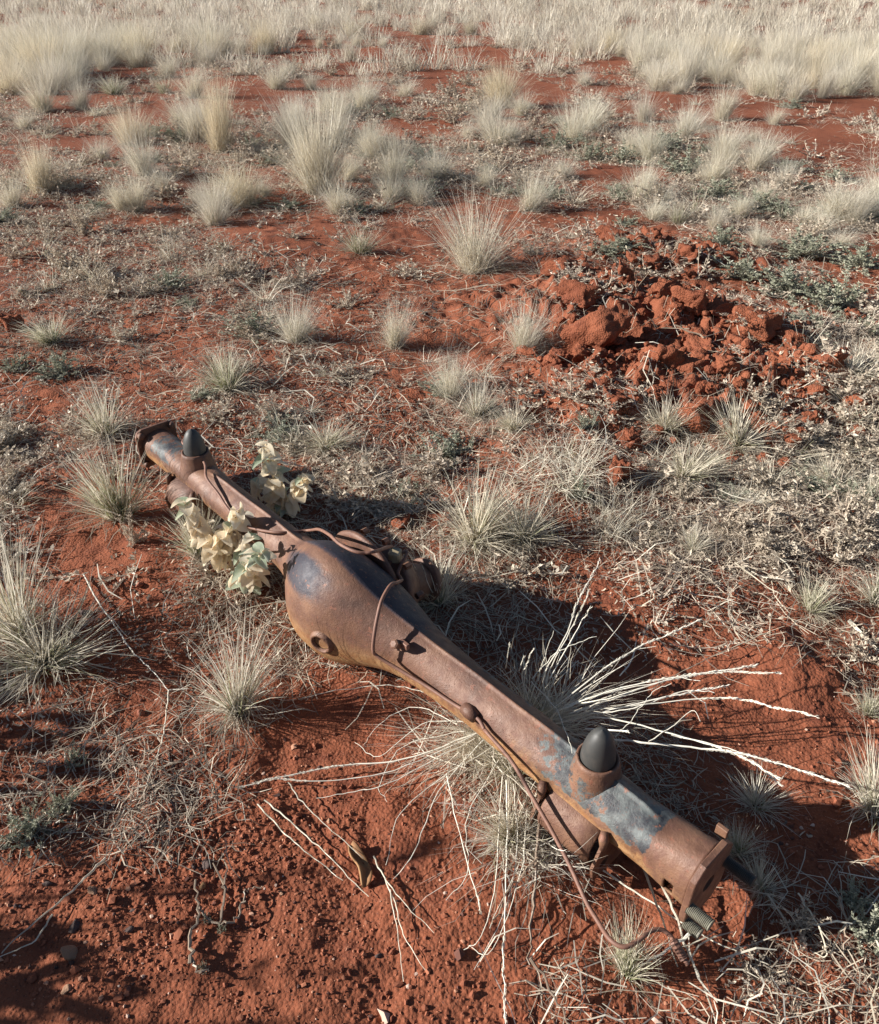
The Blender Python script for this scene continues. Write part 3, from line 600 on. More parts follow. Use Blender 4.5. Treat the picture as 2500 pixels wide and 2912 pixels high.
# (x, y, height, width in a 1779-wide view of the photo; kind; what singles it out)
T = [(85, 388, 125, 75, 'gold', 'tall golden tussock leaning right at the left edge, above the grey herbs', 6), (52, 262, 55, 60, 'fan', 'small tussock with dark seedheads against the left edge', 0),
 (268, 292, 105, 110, 'round', 'dense rounded golden tussock left of the tall narrow ones', 0), (205, 322, 62, 70, 'fan', 'short thin grass at the lower left foot of the rounded golden tussock', 0),
 (448, 308, 190, 85, 'gold', 'tallest narrow golden tussock in the upper left field', 4), (400, 285, 105, 80, 'tall', 'thin pale tussock leaning against the left of the tallest golden one', 0),
 (490, 415, 120, 135, 'round', 'squat rounded tussock in front of the tall golden one', 0), (648, 388, 215, 135, 'tall', 'tall broad pale tussock, biggest in the upper middle left', 0),
 (598, 300, 130, 90, 'tall', 'pale tussock standing behind the biggest one, to its left', 0), (705, 365, 85, 75, 'fan', 'short fanned grass leaning right from the foot of the biggest pale tussock', 12),
 (800, 322, 72, 90, 'fan', 'short wide grey tussock right of the biggest pale one', 0), (735, 215, 80, 85, 'fan', 'pale tussock in the middle distance beside the red gap', 0),
 (665, 235, 70, 80, 'fan', 'loose pale tussock behind the biggest one', 0), (820, 195, 50, 70, 'fan', 'small pale tussock left of the lone tall one in the middle distance', 0), (860, 205, 40, 60, 'low', 'low straw sprout between two middle distance tussocks', 0),
 (1015, 215, 112, 80, 'gold', 'lone tall golden tussock in the top middle', 0), (1008, 292, 88, 105, 'fan', 'bushy pale tussock directly below the lone tall golden one', 0), (945, 278, 48, 50, 'fan', 'small tussock touching the bushy pale one from the left', 0),
 (962, 548, 175, 185, 'fan', 'large bleached tussock with long arching blades in the middle of the picture', 0), (1072, 425, 105, 90, 'fan', 'pale tussock joined to the upper right of the large bleached one', 12),
 (728, 512, 50, 80, 'green', 'low tussock with a green heart left of the large bleached one', 0), (598, 690, 110, 120, 'fan', 'upright grey-green tussock above the axle, left of its neighbour', 0), (800, 702, 118, 95, 'fan', 'narrow upright tussock with a green foot in the middle of the clearing', 0),
 (1058, 705, 108, 105, 'fan', 'upright tussock beside the flat slab of red earth', 0), (912, 800, 100, 115, 'fan', 'grey-green tussock between the clearing and the straw nest', 0), (965, 845, 70, 95, 'splay', 'sprawling grey tuft touching the tussock above the straw nest', 0),
 (462, 785, 72, 130, 'green', 'green-hearted low tussock above the far end of the axle', 0), (105, 695, 50, 95, 'green', 'low tussock near the left edge with a brown heart', 0), (215, 878, 88, 115, 'splay', 'drooping grey tussock left of the far axle flange', 0),
 (242, 1045, 125, 150, 'green', 'green tussock left of the far arm of the axle', 0), (662, 905, 48, 110, 'splay', 'flat dry tussock right of the far woolly plant', 0), (1040, 870, 52, 80, 'splay', 'grey tuft on the upper rim of the burrow', 0),
 (1110, 852, 38, 60, 'low', 'small tuft at the upper right rim of the burrow', 0), (1322, 442, 55, 85, 'fan', 'pale tussock above the mound of red clods, left of the green one', 0), (1372, 452, 40, 60, 'green', 'small green tussock above the mound of red clods', 0),
 (1345, 872, 62, 130, 'splay', 'grey flattened tussock in front of the largest red clod', 0), (1492, 905, 72, 120, 'splay', 'drooping grey tussock at the lower edge of the red mound', 10), (1722, 768, 62, 135, 'splay', 'grey tussock at the right edge below the saltbush', 6),
 (1385, 965, 55, 130, 'splay', 'tuft with a few green blades right of the two small red clods', 0), (1255, 1060, 78, 190, 'mat', 'tangled grey grass mass to the right above the axle bulge', 0), (1120, 955, 60, 230, 'mat', 'flattened straw nest below the burrow', 0),
 (960, 1100, 110, 175, 'splay', 'upright dry tussock directly behind the axle bulge', 0), (1060, 1090, 80, 150, 'splay', 'grey tussock between the one behind the bulge and the tangled mass', 0), (890, 1215, 85, 130, 'splay', 'dark shaded tussock right behind the bulge of the axle', 0),
 (1640, 1235, 52, 85, 'green', 'small green-footed tussock alone on red soil at the right', 0), (1402, 1115, 45, 70, 'splay', 'small tussock in the half shade below the tangled mass', 0), (1682, 985, 52, 110, 'splay', 'grey tussock right of the lower end of the red mound', 10),
 (1560, 985, 40, 110, 'splay', 'low tuft in the open right of the small red clods', 0), (1510, 1020, 40, 100, 'mat', 'low mat of grey grass below the drooping tussock', 0), (1532, 1625, 48, 100, 'splay', 'shaded tuft between the white stalks and the near flange', 0),
 (1492, 1728, 50, 75, 'green', 'bright green tuft touching the near flange of the axle', 0), (1540, 1800, 38, 120, 'splay', 'flat grey tuft right of the near flange', 14), (1268, 1968, 70, 110, 'green', 'green-footed tuft below the bent end of the brake pipe', 0),
 (482, 1440, 150, 155, 'splay', 'big grey tussock in front of the axle bulge', 0), (40, 1290, 150, 190, 'splay', 'large sprawling tussock cut by the left edge', 0), (95, 1340, 90, 220, 'splay', 'flattened bleached grass below the large tussock at the left edge', 12),
 (405, 1120, 85, 95, 'green', 'thin green grass growing through the near woolly plant', 0), (1035, 1560, 60, 160, 'splay', 'dry tussock crushed under the near arm of the axle', 0), (1060, 1455, 75, 120, 'splay', 'dry tussock standing right behind the near arm of the axle', 0),
 (1030, 1700, 70, 130, 'splay', 'grass hanging below the spring seat of the axle', 0), (1775, 1215, 60, 120, 'splay', 'grey grass cut by the right edge, level with the axle bulge', 0), (1768, 1650, 110, 120, 'splay', 'drooping bleached grass cut by the right edge', 0),
 (1762, 1010, 45, 90, 'splay', 'grey tuft cut by the right edge below the mound', 0), (20, 900, 40, 80, 'low', 'low pale tuft at the left edge, level with the far flange', 0), (1760, 1440, 40, 70, 'green', 'green tuft at the right edge beyond the white stalks', 0),
 (1450, 465, 70, 60, 'fan', 'pale tussock left of the red sandy path at the right', 0), (1500, 440, 60, 55, 'tall', 'narrow tussock in the grey bushes at the right', 0), (1660, 470, 62, 70, 'fan', 'pale tussock at the near side of the red sandy path', 0),
 (1535, 500, 60, 70, 'fan', 'pale tussock in the saltbush below the path', 0), (1770, 445, 55, 60, 'fan', 'tussock cut by the right edge beside the path', 0), (1700, 500, 50, 70, 'fan', 'yellowish tussock in front of the right saltbush', 0),
 (1290, 140, 75, 70, 'fan', 'pale tussock at the front of the right field, left one of a pair', 0), (1330, 180, 60, 70, 'fan', 'pale tussock at the front of the right field, right one of a pair', 0), (1455, 170, 70, 70, 'fan', 'broad pale tussock further right at the front of the right field', 0),
 (1200, 240, 45, 60, 'fan', 'small pale tussock above the dark green saltbush', 0), (1390, 260, 50, 90, 'fan', 'short wide tussock in the middle of the right clearing', 0), (1520, 285, 35, 60, 'fan', 'little tussock on red soil at the right', 0),
 (1600, 290, 35, 60, 'low', 'little tuft near the path, right of the other one', 0), (1690, 190, 60, 80, 'fan', 'pale tussock before the bare patch at the far right', 0), (640, 60, 60, 70, 'fan', 'pale tussock behind the upper red gap, left one', 0), (720, 75, 75, 80, 'fan', 'pale tussock behind the upper red gap, middle one', 0),
 (850, 70, 75, 80, 'fan', 'yellowish tussock behind the upper red gap, right one', 0), (955, 70, 65, 75, 'fan', 'rounded tussock at the top behind the lone tall one', 0), (430, 120, 110, 110, 'fan', 'high hazy tussock in the dense upper left grass', 0),
 (285, 120, 100, 120, 'round', 'thick tussock in the front row of the dense upper left grass', 0), (100, 160, 130, 170, 'round', 'broad tangled tussock near the left edge of the dense grass', 0), (15, 190, 90, 90, 'round', 'tussock cut by the left edge at the front of the dense grass', 0),
 (335, 190, 35, 50, 'green', 'small green tuft in the shade before the dense grass', 0), (230, 190, 35, 60, 'green', 'small shaded tuft left of the other one before the dense grass', 0), (560, 180, 70, 80, 'fan', 'pale tussock between the dense grass and the biggest pale one', 0)]
for (x, y, h, w_, k, l, lx) in T: tuft(x * D, y * D, h * D, w_ * D, k, l, lx=lx)

# the dense fields at the top: every tussock that shows large is an object, the hazy rest one mass
def fieldmask(px, py):                       # how thickly the far grass stands (photo pixels)
    left = np.clip((px < 900) * (1 - (py - (225 + 35 * np.sin(px / 90) - px * .14)) / 30), 0, 1); right = np.clip((px > 1430) * (1 - (py - (85 + 35 * np.sin(px / 70) + (px - 1430) * .27)) / 35), 0, 1)
    top = (py < 60) * 1.0; return np.maximum(np.maximum(left, right), top)
cnt = 0; pts = []
for i in range(16000):
    py = 300 * rng.uniform() ** 1.5 - 20; px = rng.uniform(-80, 2580)
    if rng.uniform() > fieldmask(px, py): continue
    p = gxy(px, max(py, -40)); 
    if p[1] > 30: continue
    if any((p[0] - q[0]) ** 2 + (p[1] - q[1]) ** 2 < (.15 + .007 * p[1]) ** 2 for q in pts): continue
    if 1080 < px < 1430 and 120 < py: continue
    pts.append(p); 
    if len(pts) >= 900: break
pts.sort(key=lambda q: q[1])
fm = ['fan', 'tall', 'round', 'fan']
for i, p in enumerate(pts[:170]):
    left = p[0] < 0; s = rng.uniform(.30, .60) * (1.12 if left else .82); kd = fm[i % 4]; ms = KIND[kd]
    o = link('grass_tussock', ms[i % len(ms)], None, (p[0], p[1], zc(p[0], p[1]) - .01), (R(rng.uniform(-6, 6)), R(rng.uniform(-3, 9)), rng.uniform(0, 6.28)), (s * rng.uniform(.9, 1.3), s * rng.uniform(.9, 1.3), s * rng.uniform(.85, 1.15)))
    tag(o, 'one of the crowded bleached tussocks in the dense grass at the top left' if left else 'one of the crowded bleached tussocks in the dense grass at the top right', 'grass tussock', 'crowded tussocks of the upper left field' if left else 'crowded tussocks of the upper right field')
m = Mesh(); far = pts[170:]
for i in range(620):
    yy = 11 + 34 * rng.uniform() ** 1.2; xx = rng.uniform(-.58, .58) * yy * 1.05
    far.append(np.array([xx, yy, 0]))
for p in far:
    mm = Mesh(); s = rng.uniform(.25, .60); tb = rng.uniform(0, .5); blades(mm, 85, s, (2, 44), .16, .005 + .0004 * p[1], .35, (.35, 1.), .0, seg=2, tone=(tb, tb + .5))
    v = mm.v[0] + np.array([p[0], p[1], zc(p[0], p[1]) - .01]); m.add(v, mm.f, mm.t[0], mm.g[0])
o = m.build('far_grass', M_STRAW); tag(o, 'hazy mass of bleached dry grass covering the far field', 'grass', kind='stuff')
# dark shrubs on the skyline at the right
def bush_mesh(n, name, mt):
    m = Mesh()
    for i in range(n):
        d = rng.normal(size=3); d /= np.linalg.norm(d); d[2] = abs(d[2]) * .9; c = d * rng.uniform(.55, 1.) * np.array([1, 1, .8]) * (1 + .25 * math.sin(d[0] * 7 + d[1] * 5)); s = rng.uniform(.05, .12)
        u = rng.normal(size=3); u /= np.linalg.norm(u); v = np.cross(u, rng.normal(size=3)); v /= np.linalg.norm(v); m.add([c - u * s, c + v * s * .5, c + u * s, c - v * s * .5], [(0, 1, 2, 3)], rng.uniform(), rng.uniform())
    for i in range(5):
        a = i * 1.3; tube(m, [(0, 0, 0), (.2 * math.cos(a), .2 * math.sin(a), .35), (.5 * math.cos(a), .5 * math.sin(a), .7)], [.035, .025, .01], 5, 0)
    me = m.mesh(name); me.materials.append(mt); return me
bm_ = bush_mesh(1400, 'skyline_bush', M_SHRUB)
for i, (px, d, s) in enumerate(((2330, 33, 1.0), (2440, 34, 1.25), (2500, 33, 1.0), (2120, 37, .9), (2215, 38, .8))):
    x = (px - 1250) / F * d * cp * 1.05
    o = link('bush', bm_, None, (x, d, 0), (0, 0, i * 1.7), (s * 1.3, s * 1.3, s)); tag(o, 'dark bush on the skyline at the upper right corner', 'bush', 'dark bushes on the skyline')

# ------------------------------------------------------------------ earth clods, stones
def ico(sub):
    import bmesh
    b = bmesh.new(); bmesh.ops.create_icosphere(b, subdivisions=sub, radius=1); V = np.array([v.co[:] for v in b.verts]); f = [tuple(v.index for v in q.verts) for q in b.faces]; b.free(); return V, f
ICO = {k: ico(k) for k in (1, 2, 3, 4, 5)}
def n3(V, s, seed, o=4): return (fbm(V[:, 0] * s + 5 * seed, V[:, 1] * s + V[:, 2] * s * .7, o, seed) + fbm(V[:, 2] * s - 3 * seed, V[:, 0] * s * .6 - V[:, 1] * s, o, seed + 50)) / 1.2
def rock_mesh(name, sub, seed, amp, mt, flat=1., edge=0., lump=0.):
    V, f = ICO[sub]; V = V.copy(); d = n3(V, .9, seed, 2) * .55 + n3(V, 2.6, seed + 9, 5) * amp
    if edge:
        g = np.random.default_rng(seed)
        for _ in range(7):                         # chop flat faces
            q = g.normal(size=3); q /= np.linalg.norm(q); h = g.uniform(.45, .85); k = V @ q; V = V - np.outer(np.maximum(k - h, 0), q) * edge
    V = V * (1 + d)[:, None]
    if lump:
        w_, b = worley(V[:, 0] * 3.2 + V[:, 2] * 1.9, V[:, 1] * 3.2 - V[:, 2] * 1.3, seed); V = V * (1 + lump * (.55 - w_))[:, None]
    V[:, 2] *= flat; m = Mesh(); m.add(V, f, 0); me = m.mesh(name, sub > 2); me.materials.append(mt); return me
CL = [rock_mesh('clod_shape', 4, s, .55, M_CLOD, .8, .8, .16) for s in range(6)]
SLAB = [rock_mesh('slab_shape', 5, s, .30, M_CLOD, .42, .95, .05) for s in (21, 22, 23)]
# (x, y, width, height px in the 1779 view, kind, tilt, label)
CLODS = [(1218, 712, 118, 92, 's', 'large flat slab of red earth with a grass shadow across it', 22), (1520, 688, 88, 55, 's', 'long cracked slab of red earth on the right of the mound', 8), (1455, 655, 60, 45, 's', 'smaller slab of red earth touching the long cracked one', 10),
 (1262, 578, 40, 45, 'c', 'upright red clod beside the forked dry twig', 0), (1318, 545, 62, 40, 'c', 'broad arched red clod at the top of the mound', 0), (1388, 532, 52, 36, 'c', 'rounded red clod, rightmost of the upper row', 0), (1290, 540, 34, 34, 'c', 'small red clod left of the broad arched one', 0),
 (1317, 492, 36, 30, 'c', 'lone red clod above the mound, under the grey tussocks', 0), (1345, 625, 60, 44, 's', 'pale-topped red clod in the middle of the mound', 6), (1390, 645, 56, 50, 'c', 'crumbly red clod right of the pale-topped one', 0),
 (1410, 862, 90, 80, 'c', 'largest rough red clod at the lower edge of the mound', 0), (1335, 755, 60, 50, 'c', 'double red clod with a knob on its left', 0), (1312, 735, 30, 34, 'c', 'knob-shaped red clod leaning on the double one', 0),
 (1385, 760, 70, 40, 's', 'ridged red slab in the lower middle of the mound', 5), (1355, 708, 40, 26, 'c', 'small red clod shading the hollow behind the slab', 0), (1412, 715, 60, 36, 'c', 'dark-sided red clod in the centre of the mound', 0), (1460, 770, 46, 36, 'c', 'red clod with a steep right side near the crumbs', 0),
 (1490, 715, 50, 34, 'c', 'red clod tilted under the long cracked slab', 0), (1278, 910, 42, 44, 'c', 'dark red pointed clod right of the straw nest', 0), (1250, 975, 42, 50, 'c', 'light red clod half buried in grass below the pointed one', 0), (1070, 722, 40, 26, 'c', 'red clod at the foot of the tussock by the flat slab', 0),
 (1140, 560, 70, 40, 's', 'low red clod under the large bleached tussock', 6), (1165, 625, 78, 44, 's', 'orange-red overhanging clod above the flat slab', 6), (1180, 740, 46, 34, 'c', 'crumbly clod at the lower left corner of the flat slab', 0), (1122, 745, 30, 26, 'c', 'small pinkish clod left of the crumbly one', 0),
 (20, 668, 40, 34, 'c', 'dark red clod at the left edge', 0), (1620, 800, 34, 28, 'c', 'red clod among the crumbs near the right grey tussock', 0), (1570, 745, 36, 30, 'c', 'round red clod at the edge of the crumbs', 0), (1640, 868, 34, 26, 'c', 'red clod lowest in the crumbs at the right', 0),
 (1540, 848, 30, 26, 'c', 'isolated red clod between the drooping tussock and the crumbs', 0), (1735, 650, 36, 30, 'c', 'red clod below the right saltbush', 0), (1235, 495, 60, 28, 's', 'low crest of red earth above the mound', 4), (1690, 868, 40, 30, 'c', 'broad red clod near the right edge below the crumbs', 0), (1245, 830, 60, 36, 'c', 'low red clod above the pointed one', 0),
 (1430, 800, 40, 30, 'c', 'red knob on top of the largest rough clod', 0), (1400, 690, 44, 30, 'c', 'rough clod between the pale-topped one and the dark-sided one', 0), (1325, 800, 46, 30, 'c', 'low clod left of the largest rough clod', 0), (1590, 700, 60, 30, 's', 'thin slab end sticking out right of the long cracked slab', 6)]
for i, (x, y, w_, h, k, l, tilt) in enumerate(CLODS):
    p = ground_at(x * D, y * D); z = proj(p)[2]; s = w_ * D / (F / z) / 2 * 1.25; me = (SLAB if k == 's' else CL)[i % (3 if k == 's' else 6)]
    if i == 0: me = SLAB[0]
    hz = h * D / (F / z) / 2 * (2.3 if k == 's' else 1.4)
    g = zc(p[0], p[1]); o = link('earth_clod', me, None, (p[0], p[1] + s * .3, g + hz * (.22 if k == 's' else .35)), (R(tilt), R(-tilt * .6 + rng.uniform(-6, 6)), rng.uniform(0, 6.28) if k == 'c' else rng.uniform(-.3, .3)), (s, s * (.8 if k == 's' else .85), hz)); tag(o, l, 'earth clod', 'red earth clods of the mound')
# stones that can be picked out: (x, y full px, width px, mat, label)
ST = [(398, 1668, 46, M_PINK, 'pinkish angular stone left of the near woolly plant'), (242, 1745, 50, M_DARK, 'flat brown stone in the shade left of the pinkish one'), (402, 2030, 50, M_PINK, 'dark pink rounded stone below the long dry stalk'), (345, 2145, 34, M_DARK, 'small dull stone among the lower left gravel'),
 (265, 2540, 52, M_PALE, 'tan rounded stone in the lower left gravel'), (435, 2350, 46, M_PINK, 'orange stone with a bright top in the lower left'), (485, 2368, 26, M_PALE, 'pale pink chip right of the orange stone'), (590, 2455, 60, M_DARK, 'dark purple rough stone left of the branching twig'), (575, 2520, 30, M_WOOD, 'brown chip just below the dark purple stone'),
 (482, 2438, 30, M_PALE, 'cream pointed pebble above the branching twig'), (205, 2720, 85, M_PALE, 'large flat speckled stone near the bottom left'), (215, 2632, 56, M_DARK, 'flat dark stone above the speckled one'), (135, 2515, 44, M_DARK, 'dark grey stone near the left edge at the bottom'), (190, 2820, 44, M_PALE, 'greyish flat pebble near the bottom left corner'),
 (935, 2335, 30, M_PALE, 'orange pebble standing by the crossed dry stalks'), (1585, 2698, 20, M_PALE, 'cream oval pebble below the hanging grass'), (678, 2820, 24, M_PALE, 'pale pebble at the bottom of the picture left of centre'), (1078, 2715, 32, M_DARK, 'flat brown shard in the bottom middle'), (140, 2350, 38, M_PINK, 'narrow red stone standing in the left gravel'),
 (510, 2250, 42, M_DARK, 'dark stone right above the small bright flake'), (500, 2238, 34, M_PINK, 'orange stone against the dark one'), (630, 2210, 30, M_DARK, 'grey rough pebble below the big grey tussock'), (625, 2085, 26, M_PALE, 'tan pebble at the foot of the big grey tussock'), (487, 1915, 26, M_DARK, 'dark pebble left of the end of the long dry stalk'), (550, 1895, 44, M_PINK, 'red stone half hidden by the big grey tussock'),
 (300, 2165, 36, M_DARK, 'dull pebble among the creeping herb stems'), (370, 2650, 40, M_DARK, 'blackish stone left of the creeping green herb'), (1140, 1492, 75, M_CLOD, 'reddish rock lying in shade behind the axle bulge'), (930, 2418, 24, M_PALE, 'orange pebble near the piece of wood'), (800, 2545, 24, M_PALE, 'tan pebble right of the branching twig'),
 (380, 2590, 30, M_DARK, 'dark chip among the twigs in the lower left'), (258, 1870, 28, M_PINK, 'brown-red pebble in front of the flattened grass'), (455, 1885, 22, M_PALE, 'light pebble left of the big grey tussock'), (1260, 870, 16, M_PALE, 'white pebble in the clearing above the axle'), (230, 2440, 30, M_PINK, 'brown pebble above the tan rounded stone'), (735, 2440, 26, M_PINK, 'red pebble near the crossed stalks')]
RM = {}
for i, (x, y, w_, mt, l) in enumerate(ST):
    key = (mt.name, i % 3)
    if key not in RM: RM[key] = rock_mesh('stone_shape', 3, 60 + i % 3 + 5 * len(RM), .28, mt, .55 + .12 * (i % 3), .95)
    p = ground_at(x, y); s = w_ / (F / proj(p)[2]) / 2 * (.62 if mt is not M_CLOD else 1.); g = zc(p[0], p[1])
    o = link('stone', RM[key], None, (p[0], p[1], g + s * .18), (R(rng.uniform(-25, 25)), R(rng.uniform(-25, 25)), rng.uniform(0, 6.28)), (s * rng.uniform(.95, 1.2), s * rng.uniform(.65, .95), s)); tag(o, l, 'stone', 'stones on the red soil')
# gravel and crumbs: one mass of real grains
def gravel(name, n, sampler, sizes, label, mt, sub=1, tone=None):
    m = Mesh(); V0, f0 = ICO[sub]; k = len(V0); f0 = np.array(f0); X, Y, S = sampler(n); n = len(X); Z = height(X, Y)
    Vs = np.repeat(V0[None], n, 0) * (1 + (.35 if sub == 1 else .13) * rng.normal(size=(n, k, 1)).clip(-1.4, 1.4)); a = rng.uniform(0, 6.28, n); c, s_ = np.cos(a)[:, None], np.sin(a)[:, None]
    x = Vs[:, :, 0] * c - Vs[:, :, 1] * s_ * .8; y = Vs[:, :, 0] * s_ + Vs[:, :, 1] * c * .8; z = Vs[:, :, 2] * .7
    P = np.stack([x, y, z], -1) * S[:, None, None] + np.stack([X, Y, Z + S * .25], -1)[:, None]
    t = np.repeat(rng.uniform(0, 1, n) if tone is None else tone(n), k); f = (f0[None] + (np.arange(n) * k)[:, None, None]).reshape(-1, 3)
    m.add(P.reshape(-1, 3), f.tolist(), t); o = m.build(name, mt); tag(o, label, 'gravel', kind='stuff')
def samp(n):
    px = rng.uniform(-150, 2650, n * 2); py = 900 + 2150 * rng.uniform(0, 1, n * 2) ** .8; P = gxyv(px, py); X, Y = P[:, 0], P[:, 1]
    left = np.clip(1.25 - np.hypot((px - 300) / 900, (py - 2400) / 900), .25, 1); keep = rng.uniform(size=n * 2) < left * (.15 + .85 * np.clip(.55 + 1.7 * fbm(X * 2.6, Y * 2.6, 3, 41), 0, 1.2)); X, Y = X[keep][:n], Y[keep][:n]
    S = np.exp(rng.normal(math.log(.0018), .5, len(X))).clip(.001, .010); return X, Y, S
gravel('gravel', 26000, samp, None, 'red and brown grit and small pebbles scattered over the near soil', M_GRIT)
def samp2(n):
    X = []; Y = []
    cs = [(1500, 780, 170, 80), (1600, 820, 160, 60), (1350, 740, 200, 120), (1250, 600, 200, 110), (1420, 690, 220, 120), (1700, 860, 120, 60), (1180, 780, 150, 60), (1560, 900, 200, 60)]
    for (x, y, a, b) in cs:
        q = rng.normal(size=(n // len(cs), 2)) * .5; 
        for u in q: p = gxy((x + u[0] * a) * D, (y + u[1] * b) * D); X.append(p[0]); Y.append(p[1])
    X = np.array(X); Y = np.array(Y); return X, Y, np.exp(rng.normal(math.log(.008), .6, len(X))).clip(.003, .026)
gravel('soil_crumbs', 2000, samp2, None, 'loose red crumbs of earth strewn over the mound', M_CLOD, 2)

# ------------------------------------------------------------------ low herbs and saltbush
def herb(m, n=16, leafy=6, H=1., leaf=.05, up=(20, 80), gr=0., tr=.008):
    for i in range(n):
        a = rng.uniform(0, 6.28); le = R(rng.uniform(*up)); L = H * rng.uniform(.5, 1.1); p = np.array([0, 0, 0.]) + rng.normal(size=3) * [.1, .1, 0] * H; P = [p]
        for k in range(5):
            a += rng.normal(0, .35); le = np.clip(le + rng.normal(0, .25), 0.1, 1.5); d = np.array([math.sin(le) * math.cos(a), math.sin(le) * math.sin(a), math.cos(le)]); p = p + d * L / 5; P.append(p)
        P = np.array(P); P[:, 2] = np.maximum(P[:, 2], .01); tube(m, P, np.linspace(tr, tr * .4, 6), 3, rng.uniform(.2, 1), caps=False)
        K = 5 * leafy; V = []; f = []; tt = []; gg = []
        for k in range(K):
            u = rng.uniform(.6, 5); j = min(int(u), 4); c = P[j] + (P[j + 1] - P[j]) * (u - j); d = rng.normal(size=3); d[2] = abs(d[2]) * .6 + .2; d /= np.linalg.norm(d); w_ = np.cross(d, rng.normal(size=3)); w_ /= np.linalg.norm(w_) + 1e-9
            s = leaf * rng.uniform(.5, 1.2); b = len(V); V += [c, c + d * s * .5 + w_ * s * .2, c + d * s, c + d * s * .5 - w_ * s * .2]; f.append((b, b + 1, b + 2, b + 3)); t_ = rng.uniform(0, 1); tt += [t_] * 4; g_ = gr * rng.uniform(0, 1) * (u > 2.5); gg += [g_] * 4
        m.add(V, f, np.array(tt), np.array(gg))
def regh(name, mt, nvar, **kw):
    L = []
    for i in range(nvar): m = Mesh(); herb(m, **kw); me = m.mesh(name); me.materials.append(mt); L.append(me)
    KIND[name] = L
regh('herb', M_HERB, 5, n=20, leafy=8, leaf=.11, up=(15, 85), gr=.25, tr=.012); regh('salt', M_SALT, 4, n=34, leafy=14, leaf=.10, up=(20, 85), gr=.5, tr=.010); regh('twiggy', M_HERB, 3, n=12, leafy=3, leaf=.09, up=(15, 80), gr=.2, tr=.012)
def plant(px, py, hpx, wpx, kind, label, group, name, cat):
    p = ground_at(px, py); q = proj([p, p + np.array([0, 0, .01])]); k = abs(q[1, 1] - q[0, 1]) / .01; h = hpx / k; wd = wpx / (F / q[0, 2]); ms = KIND[kind]
    o = link(name, ms[rng.integers(len(ms))], None, (p[0], p[1], zc(p[0], p[1]) - .004), (0, 0, rng.uniform(0, 6.28)), (wd / 1.5, wd / 1.5, h / .8)); tag(o, label, cat, group)
SB = [(1130, 300, 38, 80, 'dark green saltbush left one above the sandy strip'), (1195, 322, 36, 90, 'dark green saltbush in the middle above the sandy strip'), (1265, 330, 34, 90, 'dark green saltbush right one above the sandy strip'), (1385, 350, 40, 120, 'grey matted saltbush right of the dark green ones'), (1340, 300, 34, 110, 'faded saltbush behind the grey matted one'),
 (1450, 400, 36, 100, 'grey-green saltbush at the near side of the path, left part'), (1530, 425, 36, 110, 'grey-green saltbush at the near side of the path, middle part'), (1590, 440, 32, 80, 'grey-green saltbush at the near side of the path, right part'), (1500, 560, 46, 110, 'broad grey saltbush right of the clods, left end'), (1590, 590, 56, 150, 'broad grey saltbush right of the clods, centre'),
 (1690, 620, 60, 160, 'broad grey saltbush at the right edge below the path'), (1620, 520, 46, 150, 'saltbush behind the broad grey one'), (1740, 540, 46, 120, 'saltbush at the right edge behind the broad one'), (1460, 500, 36, 90, 'small grey saltbush above the broad ones'), (418, 1866, 14, 24, 'tiny green leaf tuft on the left side of the branching twig'), (450, 1882, 14, 26, 'tiny green leaf tuft in the middle of the branching twig'), (412, 1962, 14, 24, 'tiny green leaf tuft at the lower end of the branching twig'), (1770, 680, 40, 90, 'low saltbush cut by the right edge beside a red clod'), (1690, 650, 24, 60, 'pale creeping saltbush sprig under the right edge bush'),
 (1190, 870, 26, 60, 'leafy grey sprig right of the burrow'), (1170, 1010, 44, 60, 'small green leafy herb among the tangled grass above the bulge'), (1765, 1900, 60, 110, 'grey-green herb cut by the bottom right edge'), (1730, 1830, 34, 90, 'pale curly herb above the bottom right one'), (60, 1690, 36, 120, 'creeping grey-green herb at the lower left edge'), (130, 1640, 36, 70, 'creeping grey-green herb right of the one at the lower left edge'), (150, 1545, 26, 60, 'small green herb sprig above the creeping ones'),
 (120, 760, 40, 100, 'grey-green herb below the low brown tussock at the left'), (30, 750, 30, 70, 'little green herb at the left edge'), (1600, 345, 22, 90, 'faint low herb on the red path, left one'), (1700, 365, 22, 90, 'faint low herb on the red path, right one'), (1110, 400, 30, 70, 'grey herb right behind the large bleached tussock'), (850, 395, 32, 110, 'grey lichen-like herb clump in the middle left'), (720, 430, 26, 80, 'grey herb clump left of the large bleached tussock')]
for x, y, h, w_, l in SB: plant(x * D, y * D, h * D, w_ * D, 'salt', l, 'grey-green low herbs and saltbushes', 'saltbush', 'saltbush')
